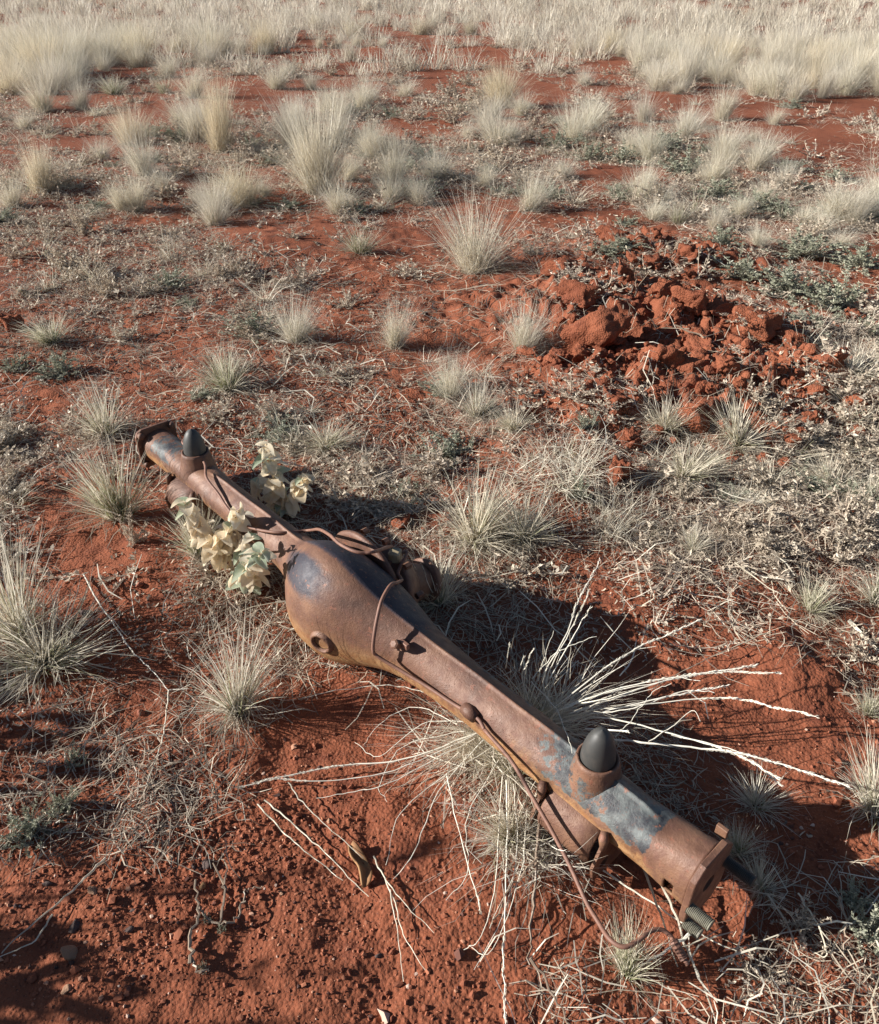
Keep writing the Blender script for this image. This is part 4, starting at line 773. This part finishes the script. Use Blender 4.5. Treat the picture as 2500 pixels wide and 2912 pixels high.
HB = [(165, 470, 60, 70, 'upright pinkish dead herb under the left golden tussocks'), (40, 520, 60, 90, 'upright dead herb near the left edge, level with the clearing'), (300, 400, 50, 170, 'broad dead herb patch below the rounded golden tussock'), (375, 350, 44, 130, 'dead herb patch left of the squat rounded tussock'), (180, 560, 60, 110, 'grey dead herb in the left middle'), (215, 600, 50, 90, 'grey dead herb just below the larger one in the left middle'),
 (310, 590, 44, 80, 'dead herb between the left middle and the clearing'), (420, 420, 40, 120, 'dead herb around the foot of the squat tussock'), (250, 690, 40, 110, 'low grey herb right of the low brown tussock'), (450, 560, 34, 80, 'small dead herb at the edge of the sandy clearing'), (700, 620, 40, 90, 'pale dead herb between the two upright tussocks'), (560, 850, 36, 130, 'dead herb patch behind the far woolly plant'),
 (430, 850, 36, 120, 'dead herb patch behind the far bump stop'), (700, 760, 34, 110, 'crumbled dead herb in the clearing'), (270, 1100, 60, 70, 'dead herb stalk below the green tussock left of the axle'), (330, 480, 34, 100, 'flat dead herb left of the clearing'), (820, 560, 36, 110, 'dead herb left of the large bleached tussock foot'), (590, 480, 20, 70, 'tiny dead herb on the sandy clearing'),
 (1480, 1080, 40, 90, 'dead herb in the right open patch'), (1560, 1130, 44, 120, 'grey spiny dead herb on the right open patch'), (1690, 1130, 60, 140, 'grey woody dead herb near the right edge'), (1740, 1330, 60, 120, 'woody dead herb at the right edge'), (1460, 1010, 30, 80, 'dead sprig below the drooping tussock'), (1380, 1010, 36, 90, 'dead herb right of the light red clod'), (1620, 1880, 40, 120, 'twiggy dead herb in the bottom right'), (1520, 1960, 34, 120, 'twiggy dead herb near the bottom edge')]
for x, y, h, w_, l in HB: plant(x * D, y * D, h * D, w_ * D, 'herb', l, 'dead grey herbs', 'dead_herb', 'dead herb')
BARE = [(300, 420, 380, 60), (1050, 200, 300, 40), (820, 690, 300, 90), (230, 1500, 560, 560), (150, 1150, 300, 160), (450, 1560, 260, 420), (900, 2300, 420, 520), (1150, 2450, 380, 560), (2250, 400, 420, 130), (1800, 500, 300, 70), (1880, 930, 600, 380), (700, 670, 200, 60), (2250, 1780, 260, 260), (2400, 2250, 200, 200), (520, 980, 110, 110)]
def bare(px, py):
    o = np.zeros(len(px))
    for a, b, w_, h in BARE: o = np.maximum(o, np.exp(-(((px - a) / (w_ * .48)) ** 2 + ((py - b) / (h * .48)) ** 2)))
    return o
def scatter(n, kd, size, ylo, yhi, pw, flat, nm, lb, ct, gp, thr=.5, asmesh=None):
    ms = KIND[kd]; acc = Mesh(); PX = []; PY = []
    while sum(map(len, PX)) < n:
        px = rng.uniform(-60, 2560, 4000); py = ylo + (yhi - ylo) * rng.uniform(size=4000) ** pw; ok = rng.uniform(size=4000) > bare(px, py) * 1.4
        ok &= ~((px > 300) & (px < 2150) & (np.abs(py - (1258 + (px - 445) * .79)) < 190 + (px - 300) * .06)); ok &= ~((px > 380) & (px < 1350) & (py > 1750))
        q = gxyv(px, py); ok &= rng.uniform(size=4000) < thr + 1.3 * fbm(q[:, 0] * 1.1, q[:, 1] * 1.1, 3, 91)
        PX.append(px[ok]); PY.append(py[ok])
    PX = np.concatenate(PX)[:n]; PY = np.concatenate(PY)[:n]; PP = ground_v(PX, PY); PZ = height(PP[:, 0], PP[:, 1])
    for k in range(n):
        p = PP[k]; py = PY[k]
        s = rng.uniform(*size) * (1 + .13 * min(max(p[1] - 2., 0), 8)); g = PZ[k] - .004; a = rng.uniform(0, 6.28); sz = s * rng.uniform(*flat)
        if asmesh is None:
            o = link(nm, ms[k % len(ms)], None, (p[0], p[1], g), (0, 0, a), (s * rng.uniform(.8, 1.3), s, sz)); tag(o, lb, ct, gp)
        else:
            mm = Mesh(); asmesh(mm); V = mm.v[0] if len(mm.v) == 1 else np.concatenate(mm.v); T_ = np.concatenate(mm.t); G_ = np.concatenate(mm.g)
            x = V[:, 0] * math.cos(a) - V[:, 1] * math.sin(a); y = V[:, 0] * math.sin(a) + V[:, 1] * math.cos(a)
            acc.add(np.stack([x * s + p[0], y * s + p[1], V[:, 2] * sz + g], 1), mm.f, T_, G_)
    return acc
scatter(150, 'herb', (.08, .16), 130, 1500, 1.1, (.45, .85), 'dead_herb', 'small grey-brown dried herb, one of many scattered between the tussocks', 'dead herb', 'small dried herbs scattered between the tussocks')
scatter(80, 'twiggy', (.08, .17), 130, 1900, 1., (.4, .8), 'dead_herb', 'small bare twiggy dried herb, one of many scattered between the tussocks', 'dead herb', 'small twiggy herbs scattered between the tussocks')
scatter(190, 'low', (.10, .20), 130, 1500, 1.1, (.5, 1.0), 'grass_tuft', 'small dry grass tuft, one of many scattered between the big tussocks', 'grass tuft', 'small grass tufts scattered between the tussocks')
scatter(60, 'salt', (.07, .14), 300, 1600, 1., (.35, .6), 'saltbush', 'tiny grey-green herb, one of many scattered over the red ground', 'saltbush', 'tiny grey-green herbs scattered over the ground')
scatter(90, 'fan', (.13, .26), 110, 640, 1., (.8, 1.15), 'grass_tussock', 'short pale tussock, one of several scattered in the open middle distance', 'grass tussock', 'short tussocks of the middle distance', .45)
def cov(mm):
    if rng.uniform() < .68: blades(mm, 38, 1, (20, 92), .3, .022, .6, (.3, 1.), .08, wob=.12, seg=3, droop=.4)
    else: herb(mm, n=5, leafy=3, leaf=.17, up=(35, 88), gr=.2, tr=.016)
acc = scatter(3300, 'low', (.06, .14), 90, 1650, .95, (.4, .85), '', '', '', '', .42, cov)
a3 = scatter(2600, 'low', (.045, .09), 420, 1560, 1., (.35, .7), '', '', '', '', .62, cov); acc.add(np.concatenate(a3.v), a3.f, np.concatenate(a3.t), np.concatenate(a3.g)); a2 = scatter(1300, 'low', (.05, .10), 70, 520, 1., (.5, .95), '', '', '', '', .6, cov); acc.add(np.concatenate(a2.v), a2.f, np.concatenate(a2.t), np.concatenate(a2.g))
o = acc.build('dry_ground_cover', M_HERB); tag(o, 'low crust of dead grey herbs and straw between the tussocks', 'ground cover', kind='stuff')
# unseen scraggy bushes, added left of the view to shade the lower left
bl_ = bush_mesh(900, 'shade_bush_shape', M_HERB)
for i, (x, y, s) in enumerate(((-1.38, .42, .40), (-1.42, .72, .34), (-1.62, 1.02, .36), (-1.75, .58, .55))):
    o = link('shade_bush', bl_ if i % 2 == 0 else KIND['twiggy'][i % 3], None, (x, y, zc(x, y)), (0, 0, i * 1.1), (s * .8, s * .8, s * (1.3 if i % 2 == 0 else 1.7))); tag(o, 'unseen dry bush added outside the left edge to cast shade', 'bush', 'added shade bushes left of the view')

# ------------------------------------------------------------------ straw litter, one mass
def litter(n, name, label, L=(.02, .10), wd=(.0008, .0018), yr=(300, 2950), z0=.004, lift=.012, mt=M_LITTER, seed=55, tone=(0, 1)):
    m = Mesh(); Vs = []
    while sum(map(len, Vs)) < n:
        k = 30000; px = rng.uniform(-150, 2650, k); py = yr[0] + (yr[1] - yr[0]) * rng.uniform(size=k) ** .75; p = gxyv(px, py)
        d = .45 + 1.5 * fbm(p[:, 0] * 2.3, p[:, 1] * 2.3, 3, seed) - .55 * bare(px, py) - .5 * np.clip((py - 1500) / 700, 0, 1) * np.where(px < 1500, 1, .6)
        Vs.append(p[rng.uniform(size=k) < d + .07][:, :2])
    Vs = np.concatenate(Vs)[:n]
    XY = np.array(Vs); a = rng.uniform(0, 2 * math.pi, n); r = np.hypot(XY[:, 0], XY[:, 1]); ln = rng.uniform(*L, n) * (.7 + .3 * r.clip(0, 4)); w_ = rng.uniform(*wd, n) * (.7 + .35 * r.clip(0, 6)); be = rng.normal(0, .35, n)
    C = []; 
    for u in (-1, -.33, .33, 1): aa = a + be * u; C.append(np.stack([XY[:, 0] + np.cos(aa) * ln * u / 2, XY[:, 1] + np.sin(aa) * ln * u / 2], 1))
    zz = [height(q[:, 0], q[:, 1]) + z0 + rng.uniform(0, lift, n) for q in C]
    side = np.stack([-np.sin(a), np.cos(a), rng.uniform(-.6, .6, n)], 1); V = []
    for q, z, k in zip(C, zz, (.7, 1, 1, .5)):
        P = np.concatenate([q, z[:, None]], 1); V += [P - side * (w_ * k / 2)[:, None], P + side * (w_ * k / 2)[:, None]]
    V = np.stack(V, 1); b = np.arange(n)[:, None] * 8; f = np.concatenate([b + np.array([[0, 1, 3, 2]]), b + np.array([[2, 3, 5, 4]]), b + np.array([[4, 5, 7, 6]])]).tolist()
    m.add(V.reshape(-1, 3), f, np.repeat(rng.uniform(*tone, n), 8)); o = m.build(name, mt); tag(o, label, 'litter', kind='stuff')
litter(14000, 'straw_litter', 'broken dry straw lying loose over the red ground')
litter(16000, 'leaf_crumbs', 'crumbled grey leaves and chaff lying between the tussocks', (.005, .016), (.0015, .0035), (250, 2400), .002, .006, M_LITTER, 66)

litter(380, 'loose_straw', 'longer bleached straws lying across the ground', (.05, .17), (.0014, .0026), (500, 2950), .008, .03, M_STRAW, 71, (.2, 1))
# ------------------------------------------------------------------ white seed stalks behind the axle and other single stalks
def stalkmesh(P, r, seed=0., tone=.8, name='stalk', mt=M_WHITE, parent=None):
    P = smooth_path(P, 6); tw = mt is M_TWIG; r = r * (.75 if tw else .85); P = P + rng.normal(size=P.shape) * (.0022 if tw else .0008) * np.r_[0, np.ones(len(P) - 1)][:, None]; m = Mesh(); L = np.linspace(0, 1, len(P)); tube(m, P, r * (1 - .55 * L) * (1 + rng.uniform(-.1, .45, len(P)) * tw), 5, np.clip(tone + rng.normal(0, .15, len(P)), 0, 1))
    if seed:
        s = np.cumsum(np.r_[0, np.linalg.norm(np.diff(P, axis=0), axis=1)]); tot = s[-1]; n = int(tot * seed / .0016); u = rng.uniform(1 - seed, 1, n) * tot
        V = []; f = []
        for q in u:
            c = np.array([np.interp(q, s, P[:, k]) for k in range(3)]); c2 = np.array([np.interp(min(q + .01, tot), s, P[:, k]) for k in range(3)]); d = c2 - c; nn = np.linalg.norm(d)
            d = d / nn if nn > 1e-6 else np.array([1, 0, 0.]); w_ = np.cross(d, rng.normal(size=3)); w_ /= np.linalg.norm(w_); x = np.cross(d, w_); b = len(V); l = .0075; o_ = r * .5
            V += [c + w_ * o_, c + d * l * .5 + w_ * r * 1.5 + x * .0007, c + d * l + w_ * r * 1.6, c + d * l * .5 + w_ * r * 1.5 - x * .0007]; f.append((b, b + 1, b + 2, b + 3))
        m.add(V, f, tone)
    return m.build(name, mt, parent)
def Q(zx, zy): return 1150 + zx * .7589, 1300 + zy * .7589
rt = ground_at(1540, 2060)
spray = empty('seeding_grass', (rt[0], rt[1], rt[2])); tag(spray, 'grass clump behind the near arm throwing long white seed stalks to the right', 'grass clump')
inv = np.array([rt[0], rt[1], rt[2]])
SP = [([(590, 915), (830, 740), (1105, 612)], .6, .0020, .16), ([(590, 945), (870, 850), (1315, 782)], .45, .0024, .15), ([(650, 915), (920, 850), (1180, 805), (1410, 810)], .4, .0018, .13), ([(740, 955), (950, 905), (1215, 857)], .3, .0022, .12), ([(740, 945), (1190, 900), (1380, 935), (1545, 970)], .4, .0018, .12),
 ([(730, 975), (1050, 1050), (1230, 1110), (1400, 1200)], .3, .0018, .11), ([(780, 1055), (950, 1075), (1200, 1100), (1430, 1155), (1670, 1235)], .45, .0024, .13), ([(520, 830), (600, 680), (650, 540), (735, 385)], .4, .0020, .20), ([(540, 810), (640, 620), (690, 510)], .3, .0016, .18), ([(545, 830), (650, 640), (695, 565)], .2, .0016, .17),
 ([(680, 1018), (845, 1028)], .2, .0022, .15), ([(1000, 1040), (1250, 1105), (1410, 1225)], .2, .0012, .10), ([(475, 840), (560, 930), (610, 1040), (630, 1110)], 0, .0010, .17), ([(600, 930), (760, 905), (900, 860)], 0, .0016, .13), ([(620, 960), (800, 900), (1000, 830), (1110, 840)], 0, .0014, .12), ([(700, 960), (860, 940), (1040, 880), (1160, 880)], 0, .0014, .12),
 ([(790, 1050), (870, 960), (930, 880), (1000, 850)], 0, .0009, .13), ([(900, 1080), (1000, 1010), (1080, 950), (1110, 990)], 0, .0010, .12), ([(480, 830), (560, 740), (640, 700), (720, 670)], 0, .0010, .14), ([(500, 840), (520, 760), (560, 650)], 0, .0010, .15), ([(440, 830), (460, 780), (480, 720)], .3, .0014, .15), ([(380, 790), (395, 700)], .2, .0014, .15), ([(430, 800), (450, 745)], .2, .0016, .14)]
for pts_, sd, r, z in SP:
    n = len(pts_); P = []
    for i, q in enumerate(pts_):
        x, y = Q(*q); zz = .07 + (z - .05) * (i / (n - 1)) ** .8 * 1.0; P.append(gxy(x, y, zz) - inv)
    if sd > .25: P = [np.array([rng.normal() * .02, rng.normal() * .02, 0]) * .6 + (P[0] * .25) * [1, 1, .5]] + P
    stalkmesh(P, r, sd, rng.uniform(.7, 1), 'stalk', M_WHITE, spray)
m = Mesh(); blades(m, 150, .30, (30, 80), .035, .0021, .25, (.35, 1.), 0, az=(-.15, .6), wob=.08, tone=(.3, 1)); blades(m, 190, .19, (10, 70), .05, .002, .5, (.4, 1.), .05, wob=.1); m.build('blades', M_STRAW, spray)
# the front spray: blades that fan out from under the near arm to the left and downwards
rt2 = ground_at(1385, 2110); sp2 = empty('seeding_grass', tuple(rt2)); tag(sp2, 'grass clump under the near arm with long stalks lying to the left and down', 'grass clump')
def run(pts_, r, sd=0., z=(.06, .015), tone=.8, parent=None, root=None, name='stalk', mt=M_WHITE):
    n = len(pts_); P = []
    for i, (x, y) in enumerate(pts_):
        u = i / (n - 1); g = ground_at(x, y); P.append(gxy(x, y, g[2] + z[0] + (z[1] - z[0]) * u) - (root if root is not None else 0))
    return P
S2 = [([(1370, 2080), (1150, 2160), (950, 2180), (680, 2238)], .0022, .5), ([(1350, 2090), (1120, 2190), (940, 2220), (760, 2215)], .0016, .2), ([(1380, 2100), (1250, 2250), (1180, 2420), (1120, 2500)], .0013, 0), ([(1300, 2060), (1180, 2010), (1080, 2060), (1035, 2120)], .0011, 0), ([(1260, 1990), (1130, 1950), (980, 1960), (860, 1985)], .0012, 0), ([(1330, 2050), (1200, 2060), (1080, 2150), (1010, 2110)], .0012, 0),
 ([(1420, 2160), (1330, 2320), (1330, 2480), (1270, 2560)], .0013, 0), ([(1440, 2220), (1440, 2450), (1432, 2700), (1435, 2900)], .0017, .3), ([(1430, 2200), (1410, 2500), (1370, 2660), (1320, 2700)], .0013, 0), ([(1270, 2200), (1300, 2340), (1360, 2560), (1365, 2590)], .0014, .2), ([(1460, 2230), (1470, 2400), (1440, 2580), (1350, 2760)], .0012, 0), ([(1400, 2150), (1500, 2330), (1470, 2470), (1390, 2640)], .0012, 0),
 ([(1350, 2100), (1100, 2230), (1010, 2250), (900, 2270)], .0012, 0), ([(1320, 2080), (1150, 2120), (1080, 2230), (1100, 2280)], .0011, 0), ([(1500, 2300), (1480, 2480), (1400, 2700), (1330, 2690)], .0011, 0), ([(1390, 2130), (1230, 2230), (1130, 2330), (1100, 2460)], .0011, 0)]
for pts_, r, sd in S2: stalkmesh(run(pts_, r, sd, (.05, .012), root=rt2), r, sd, rng.uniform(.6, 1), 'stalk', M_WHITE, sp2)
m = Mesh(); blades(m, 420, .26, (45, 92), .05, .0020, .35, (.3, 1.), 0, az=(3.9, .75), wob=.10, tone=(.3, 1)); m.build('blades', M_STRAW, sp2)
# blades of the clump that hang round the spring seat
rt3 = ground_at(1490, 2390); m = Mesh(); blades(m, 330, .20, (30, 95), .06, .0020, .5, (.3, 1.), .08, az=(4.5, .9), wob=.12, tone=(.2, 1)); o = m.build('grass_tussock', M_STRAW); o.location = (rt3[0], rt3[1], zc(rt3[0], rt3[1])); tag(o, 'tangled straw around the spring seat of the near arm', 'grass tussock')

def stick(pts_, r, label, mt=M_TWIG, z=(.01, .01), branches=(), tone=.6, name='stick', cat='stick', seed=0.):
    P = np.array(run(pts_, r, 0, z)); root = P[0].copy(); P2 = P - root
    if branches:
        e = empty(name, tuple(root)); stalkmesh(P2, r, seed, tone, 'stem', mt, e)
        for b in branches: stalkmesh(np.array(run(b, r, 0, z)) - root, r * .7, 0, tone, 'branch', mt, e)
        tag(e, label, cat)
    else:
        o = stalkmesh(P2, r, seed, tone, name, mt); o.location = tuple(root); tag(o, label, cat)
stick([(237, 1632), (275, 1705), (320, 1770), (375, 1850), (430, 1905), (480, 1962)], .0026, 'long pale jointed stalk lying in the left foreground', M_WHITE, (.012, .02), [[(480, 1962), (535, 1960)], [(480, 1962), (468, 2070), (450, 2140), (415, 2240)]], .5)
stick([(733, 2287), (800, 2360), (880, 2430), (975, 2505)], .0019, 'straight dry stalk, left of the crossed pair in the lower middle', M_GREY, (.02, .012), (), .6); stick([(752, 2275), (840, 2350), (940, 2440), (1047, 2550)], .0019, 'straight dry stalk, right of the crossed pair in the lower middle', M_GREY, (.02, .012), (), .7)
stick([(820, 2225), (860, 2280), (930, 2350), (1035, 2440)], .0017, 'curved grey stalk ending at the piece of wood', M_GREY, (.02, .014), (), .5)
stick([(1062, 2435), (1095, 2500), (1125, 2570), (1150, 2660), (1210, 2760)], .0017, 'forked bleached stalk right of the piece of wood', M_GREY, (.015, .01), [[(1095, 2500), (1160, 2580), (1235, 2650)], [(1110, 2530), (1130, 2650), (1147, 2790)]], .8)
stick([(1535, 2330), (1522, 2480), (1512, 2620), (1508, 2740)], .0034, 'brown forked stick hanging down below the spring seat', M_TWIG, (.05, .015), [[(1530, 2440), (1450, 2530), (1400, 2630)], [(1508, 2725), (1570, 2820), (1625, 2930)]], .6)
stick([(1830, 2470), (1870, 2580), (1895, 2650), (1925, 2750)], .0026, 'grey stalk running under the near flange, left one', M_GREY, (.03, .01), (), .4); stick([(1880, 2510), (1920, 2600), (1960, 2720), (2000, 2800), (2040, 2920)], .0029, 'grey stalk running under the near flange, right one', M_GREY, (.04, .01), (), .5)
stick([(1715, 2475), (1850, 2565), (2000, 2660), (2180, 2740)], .0020, 'long pale stalk passing below the near flange', M_WHITE, (.02, .015), (), .5); stick([(1985, 2640), (1900, 2700), (1810, 2750)], .0032, 'short white stalk crossing the end of the brake pipe', M_WHITE, (.04, .03), (), .9)
stick([(300, 2440), (230, 2510), (150, 2580), (0, 2710)], .0024, 'long grey stalk in the bottom left corner', M_GREY, (.015, .01), [[(150, 2600), (90, 2680), (0, 2720)]], .7)
stick([(540, 2740), (545, 2650), (565, 2600), (550, 2510)], .0036, 'branching grey twig lying in the lower left', M_TWIG, (.012, .02), [[(565, 2580), (600, 2615), (660, 2620), (690, 2570), (700, 2530), (745, 2520)], [(625, 2625), (635, 2550), (645, 2480), (630, 2430)], [(645, 2530), (605, 2450)], [(540, 2720), (565, 2760), (600, 2765)]], .95)
stick([(590, 1850), (460, 2070), (455, 2130), (300, 2560)], .0011, 'thin bent straw crossing the left foreground soil', M_GREY, (.01, .01), (), .5)
stick([(1920, 925), (2000, 960), (2060, 1000), (2100, 1060)], .0035, 'grey forked twig lying across the mound', M_TWIG, (.05, .03), [[(2000, 960), (2060, 940)], [(1960, 935), (1880, 930)]], 1.)
stick([(1800, 860), (1810, 820), (1805, 770), (1785, 735)], .0035, 'forked dry twig standing up among the clods', M_TWIG, (.0, .25), [[(1810, 820), (1855, 765)], [(1808, 790), (1800, 745)]], 1.)
stick([(2240, 1470), (2300, 1540), (2330, 1560), (2260, 1600)], .0022, 'curved grey twig on the right open soil', M_TWIG, (.02, .02), (), 1.); stick([(2415, 1765), (2450, 1800), (2520, 1870)], .006, 'thick bleached stick at the right edge', M_WHITE, (.01, .01), (), .3)
stick([(2180, 1800), (2060, 1850), (1960, 1900), (1850, 1960)], .0015, 'thin bent straw crossing the shadow behind the white stalks', M_GREY, (.03, .02), (), .4); stick([(2090, 1600), (2200, 1680), (2240, 1690)], .0016, 'straight dry straw left of the lone green-footed tussock', M_GREY, (.03, .03), (), .6)
stick([(2270, 2540), (2330, 2640), (2350, 2720), (2300, 2700)], .0017, 'curled yellow grass stalk in the bottom right', M_GREY, (.03, .01), [[(2330, 2640), (2380, 2700)]], .9); stick([(2390, 2550), (2410, 2640), (2390, 2740)], .0022, 'knobbly grey twig in the bottom right corner', M_TWIG, (.03, .01), (), 1.)
# curled piece of wood
p = ground_at(1020, 2470); m = Mesh(); V = []; f = []
for i, u in enumerate(np.linspace(0, 1, 9)):
    for j, v in enumerate(np.linspace(-1, 1, 5)):
        w_ = .010 * math.sin(math.pi * (u * .86 + .1)) ** .7; V.append((v * w_ + .006 * math.sin(u * 4), .075 * (u - .5), .012 - .008 * (1 - v * v) + .006 * math.sin(u * 7 + v)))
f = [(i * 5 + j, i * 5 + j + 1, i * 5 + j + 6, i * 5 + j + 5) for i in range(8) for j in range(4)]; m.add(V, f); o = m.build('wood_chip', M_WOOD, None, True); o.modifiers.new('t', 'SOLIDIFY').thickness = .003
o.location = (p[0], p[1], zc(p[0], p[1]) + .004); o.rotation_euler = (0, .2, .35); tag(o, 'curled brown splinter of wood in the lower middle', 'wood')

# ------------------------------------------------------------------ woolly plants
def leafmesh(mt, cup, curl, wid, fold=0.):
    m = Mesh(); nu, nv = 8, 7; V = []; T_ = []
    for i in range(nu):
        u = i / (nu - 1); w_ = wid * math.sin(math.pi * min(1, u * .93 + .05)) ** .48 * (1 - .10 * u); a = curl * u
        cx = math.sin(a) / curl if curl else u; cz = (1 - math.cos(a)) / curl if curl else 0
        for j in range(nv):
            v = j / (nv - 1) * 2 - 1; x = v * w_ * math.cos(fold * abs(v)); z = cup * v * v * w_ + .02 * math.sin(9 * u + 5 * v) * abs(v) + w_ * abs(v) * math.sin(fold * abs(v))
            V.append((x, cx - z * math.sin(a) * .5, -cz + z)); T_.append(math.exp(-(v / .10) ** 2) * .8 + .5 * (math.cos(16 * u - abs(v) * 3) > .75) * (abs(v) < .85) + (.4 if abs(v) > .95 else 0))
    f = [(i * nv + j, i * nv + j + 1, (i + 1) * nv + j + 1, (i + 1) * nv + j) for i in range(nu - 1) for j in range(nv - 1)]
    m.add(V, f, np.array(T_).clip(0, 1)); me = m.mesh('leaf', True); me.materials.append(mt); return me
LV = {'c': [leafmesh(M_CREAM, .5, 1.3, .38, .15), leafmesh(M_CREAM, .9, 2.1, .38, .3), leafmesh(M_CREAM, .3, 1.0, .42, .1), leafmesh(M_CREAM, .7, 2.6, .34, .4)], 'g': [leafmesh(M_SAGE, .35, .8, .40, .35), leafmesh(M_SAGE, .5, 1.1, .36, .5)]}
def woolly(stems, name, label, seed, rootpx):
    g = np.random.default_rng(seed); p0 = ground_at(*rootpx); e = empty('woolly_plant', tuple(p0)); tag(e, label, 'plant')
    for (pts_, nl, ls, green) in stems:
        P = [gxy(x, y, z) - p0 for x, y, z in pts_]; P = [np.zeros(3)] + P; Ps = smooth_path(P, 6); m = Mesh(); tube(m, Ps, np.linspace(.004, .002, len(Ps)), 6, .3); m.build('stem', M_CREAM, e, True)
        s = np.linspace(0, 1, len(Ps)); 
        for i in range(nl):
            u = .22 + .78 * (i + g.uniform(0, .8)) / nl; c = np.array([np.interp(min(u, 1), s, Ps[:, k]) for k in range(3)]); isg = g.uniform() < green * (1.6 if u > .8 else .8)
            az = i * 2.4 + g.uniform(-.5, .5); tilt = g.uniform(-.5, .9) if not isg else g.uniform(-.1, .6); me = g.choice(LV['g' if isg else 'c']); sc = ls * 1.25 * g.uniform(.75, 1.2) * (1 if u < .9 else .8)
            o = link('leaf', me, e, tuple(c), (tilt, g.uniform(-.5, .5), az), (sc, sc, sc)); o.rotation_mode = 'XYZ'
            q = Matrix.Rotation(az, 3, 'Z') @ Matrix.Rotation(tilt, 3, 'X') @ Matrix.Rotation(g.uniform(-.6, .6), 3, 'Y'); o.rotation_euler = q.to_euler()
    return e
woolly([([(600, 1560, .08), (560, 1490, .15), (522, 1425, .20)], 28, .036, .10), ([(650, 1560, .08), (660, 1500, .14), (680, 1450, .20)], 22, .036, .08), ([(690, 1640, .10), (715, 1610, .17), (750, 1565, .235)], 30, .034, .45), ([(690, 1570, .10), (700, 1540, .17), (722, 1525, .22)], 10, .030, .3), ([(620, 1590, .06), (600, 1540, .11), (640, 1530, .15)], 22, .038, .05), ([(700, 1650, .03), (715, 1650, .06), (700, 1615, .09)], 18, .040, .38)], 'woolly_plant', 'pale woolly-leaved plant in front of the axle bulge, leaning on the far arm', 3, (660, 1625))
woolly([([(800, 1420, .06), (775, 1350, .13), (757, 1262, .21)], 34, .036, .12), ([(830, 1430, .05), (850, 1390, .10), (862, 1358, .14)], 24, .034, .08), ([(770, 1430, .05), (745, 1395, .07), (728, 1372, .08)], 12, .036, .1), ([(800, 1450, .02), (815, 1440, .04), (790, 1425, .05)], 12, .036, .7)], 'woolly_plant', 'pale woolly-leaved plant standing behind the far arm of the axle', 8, (815, 1462))
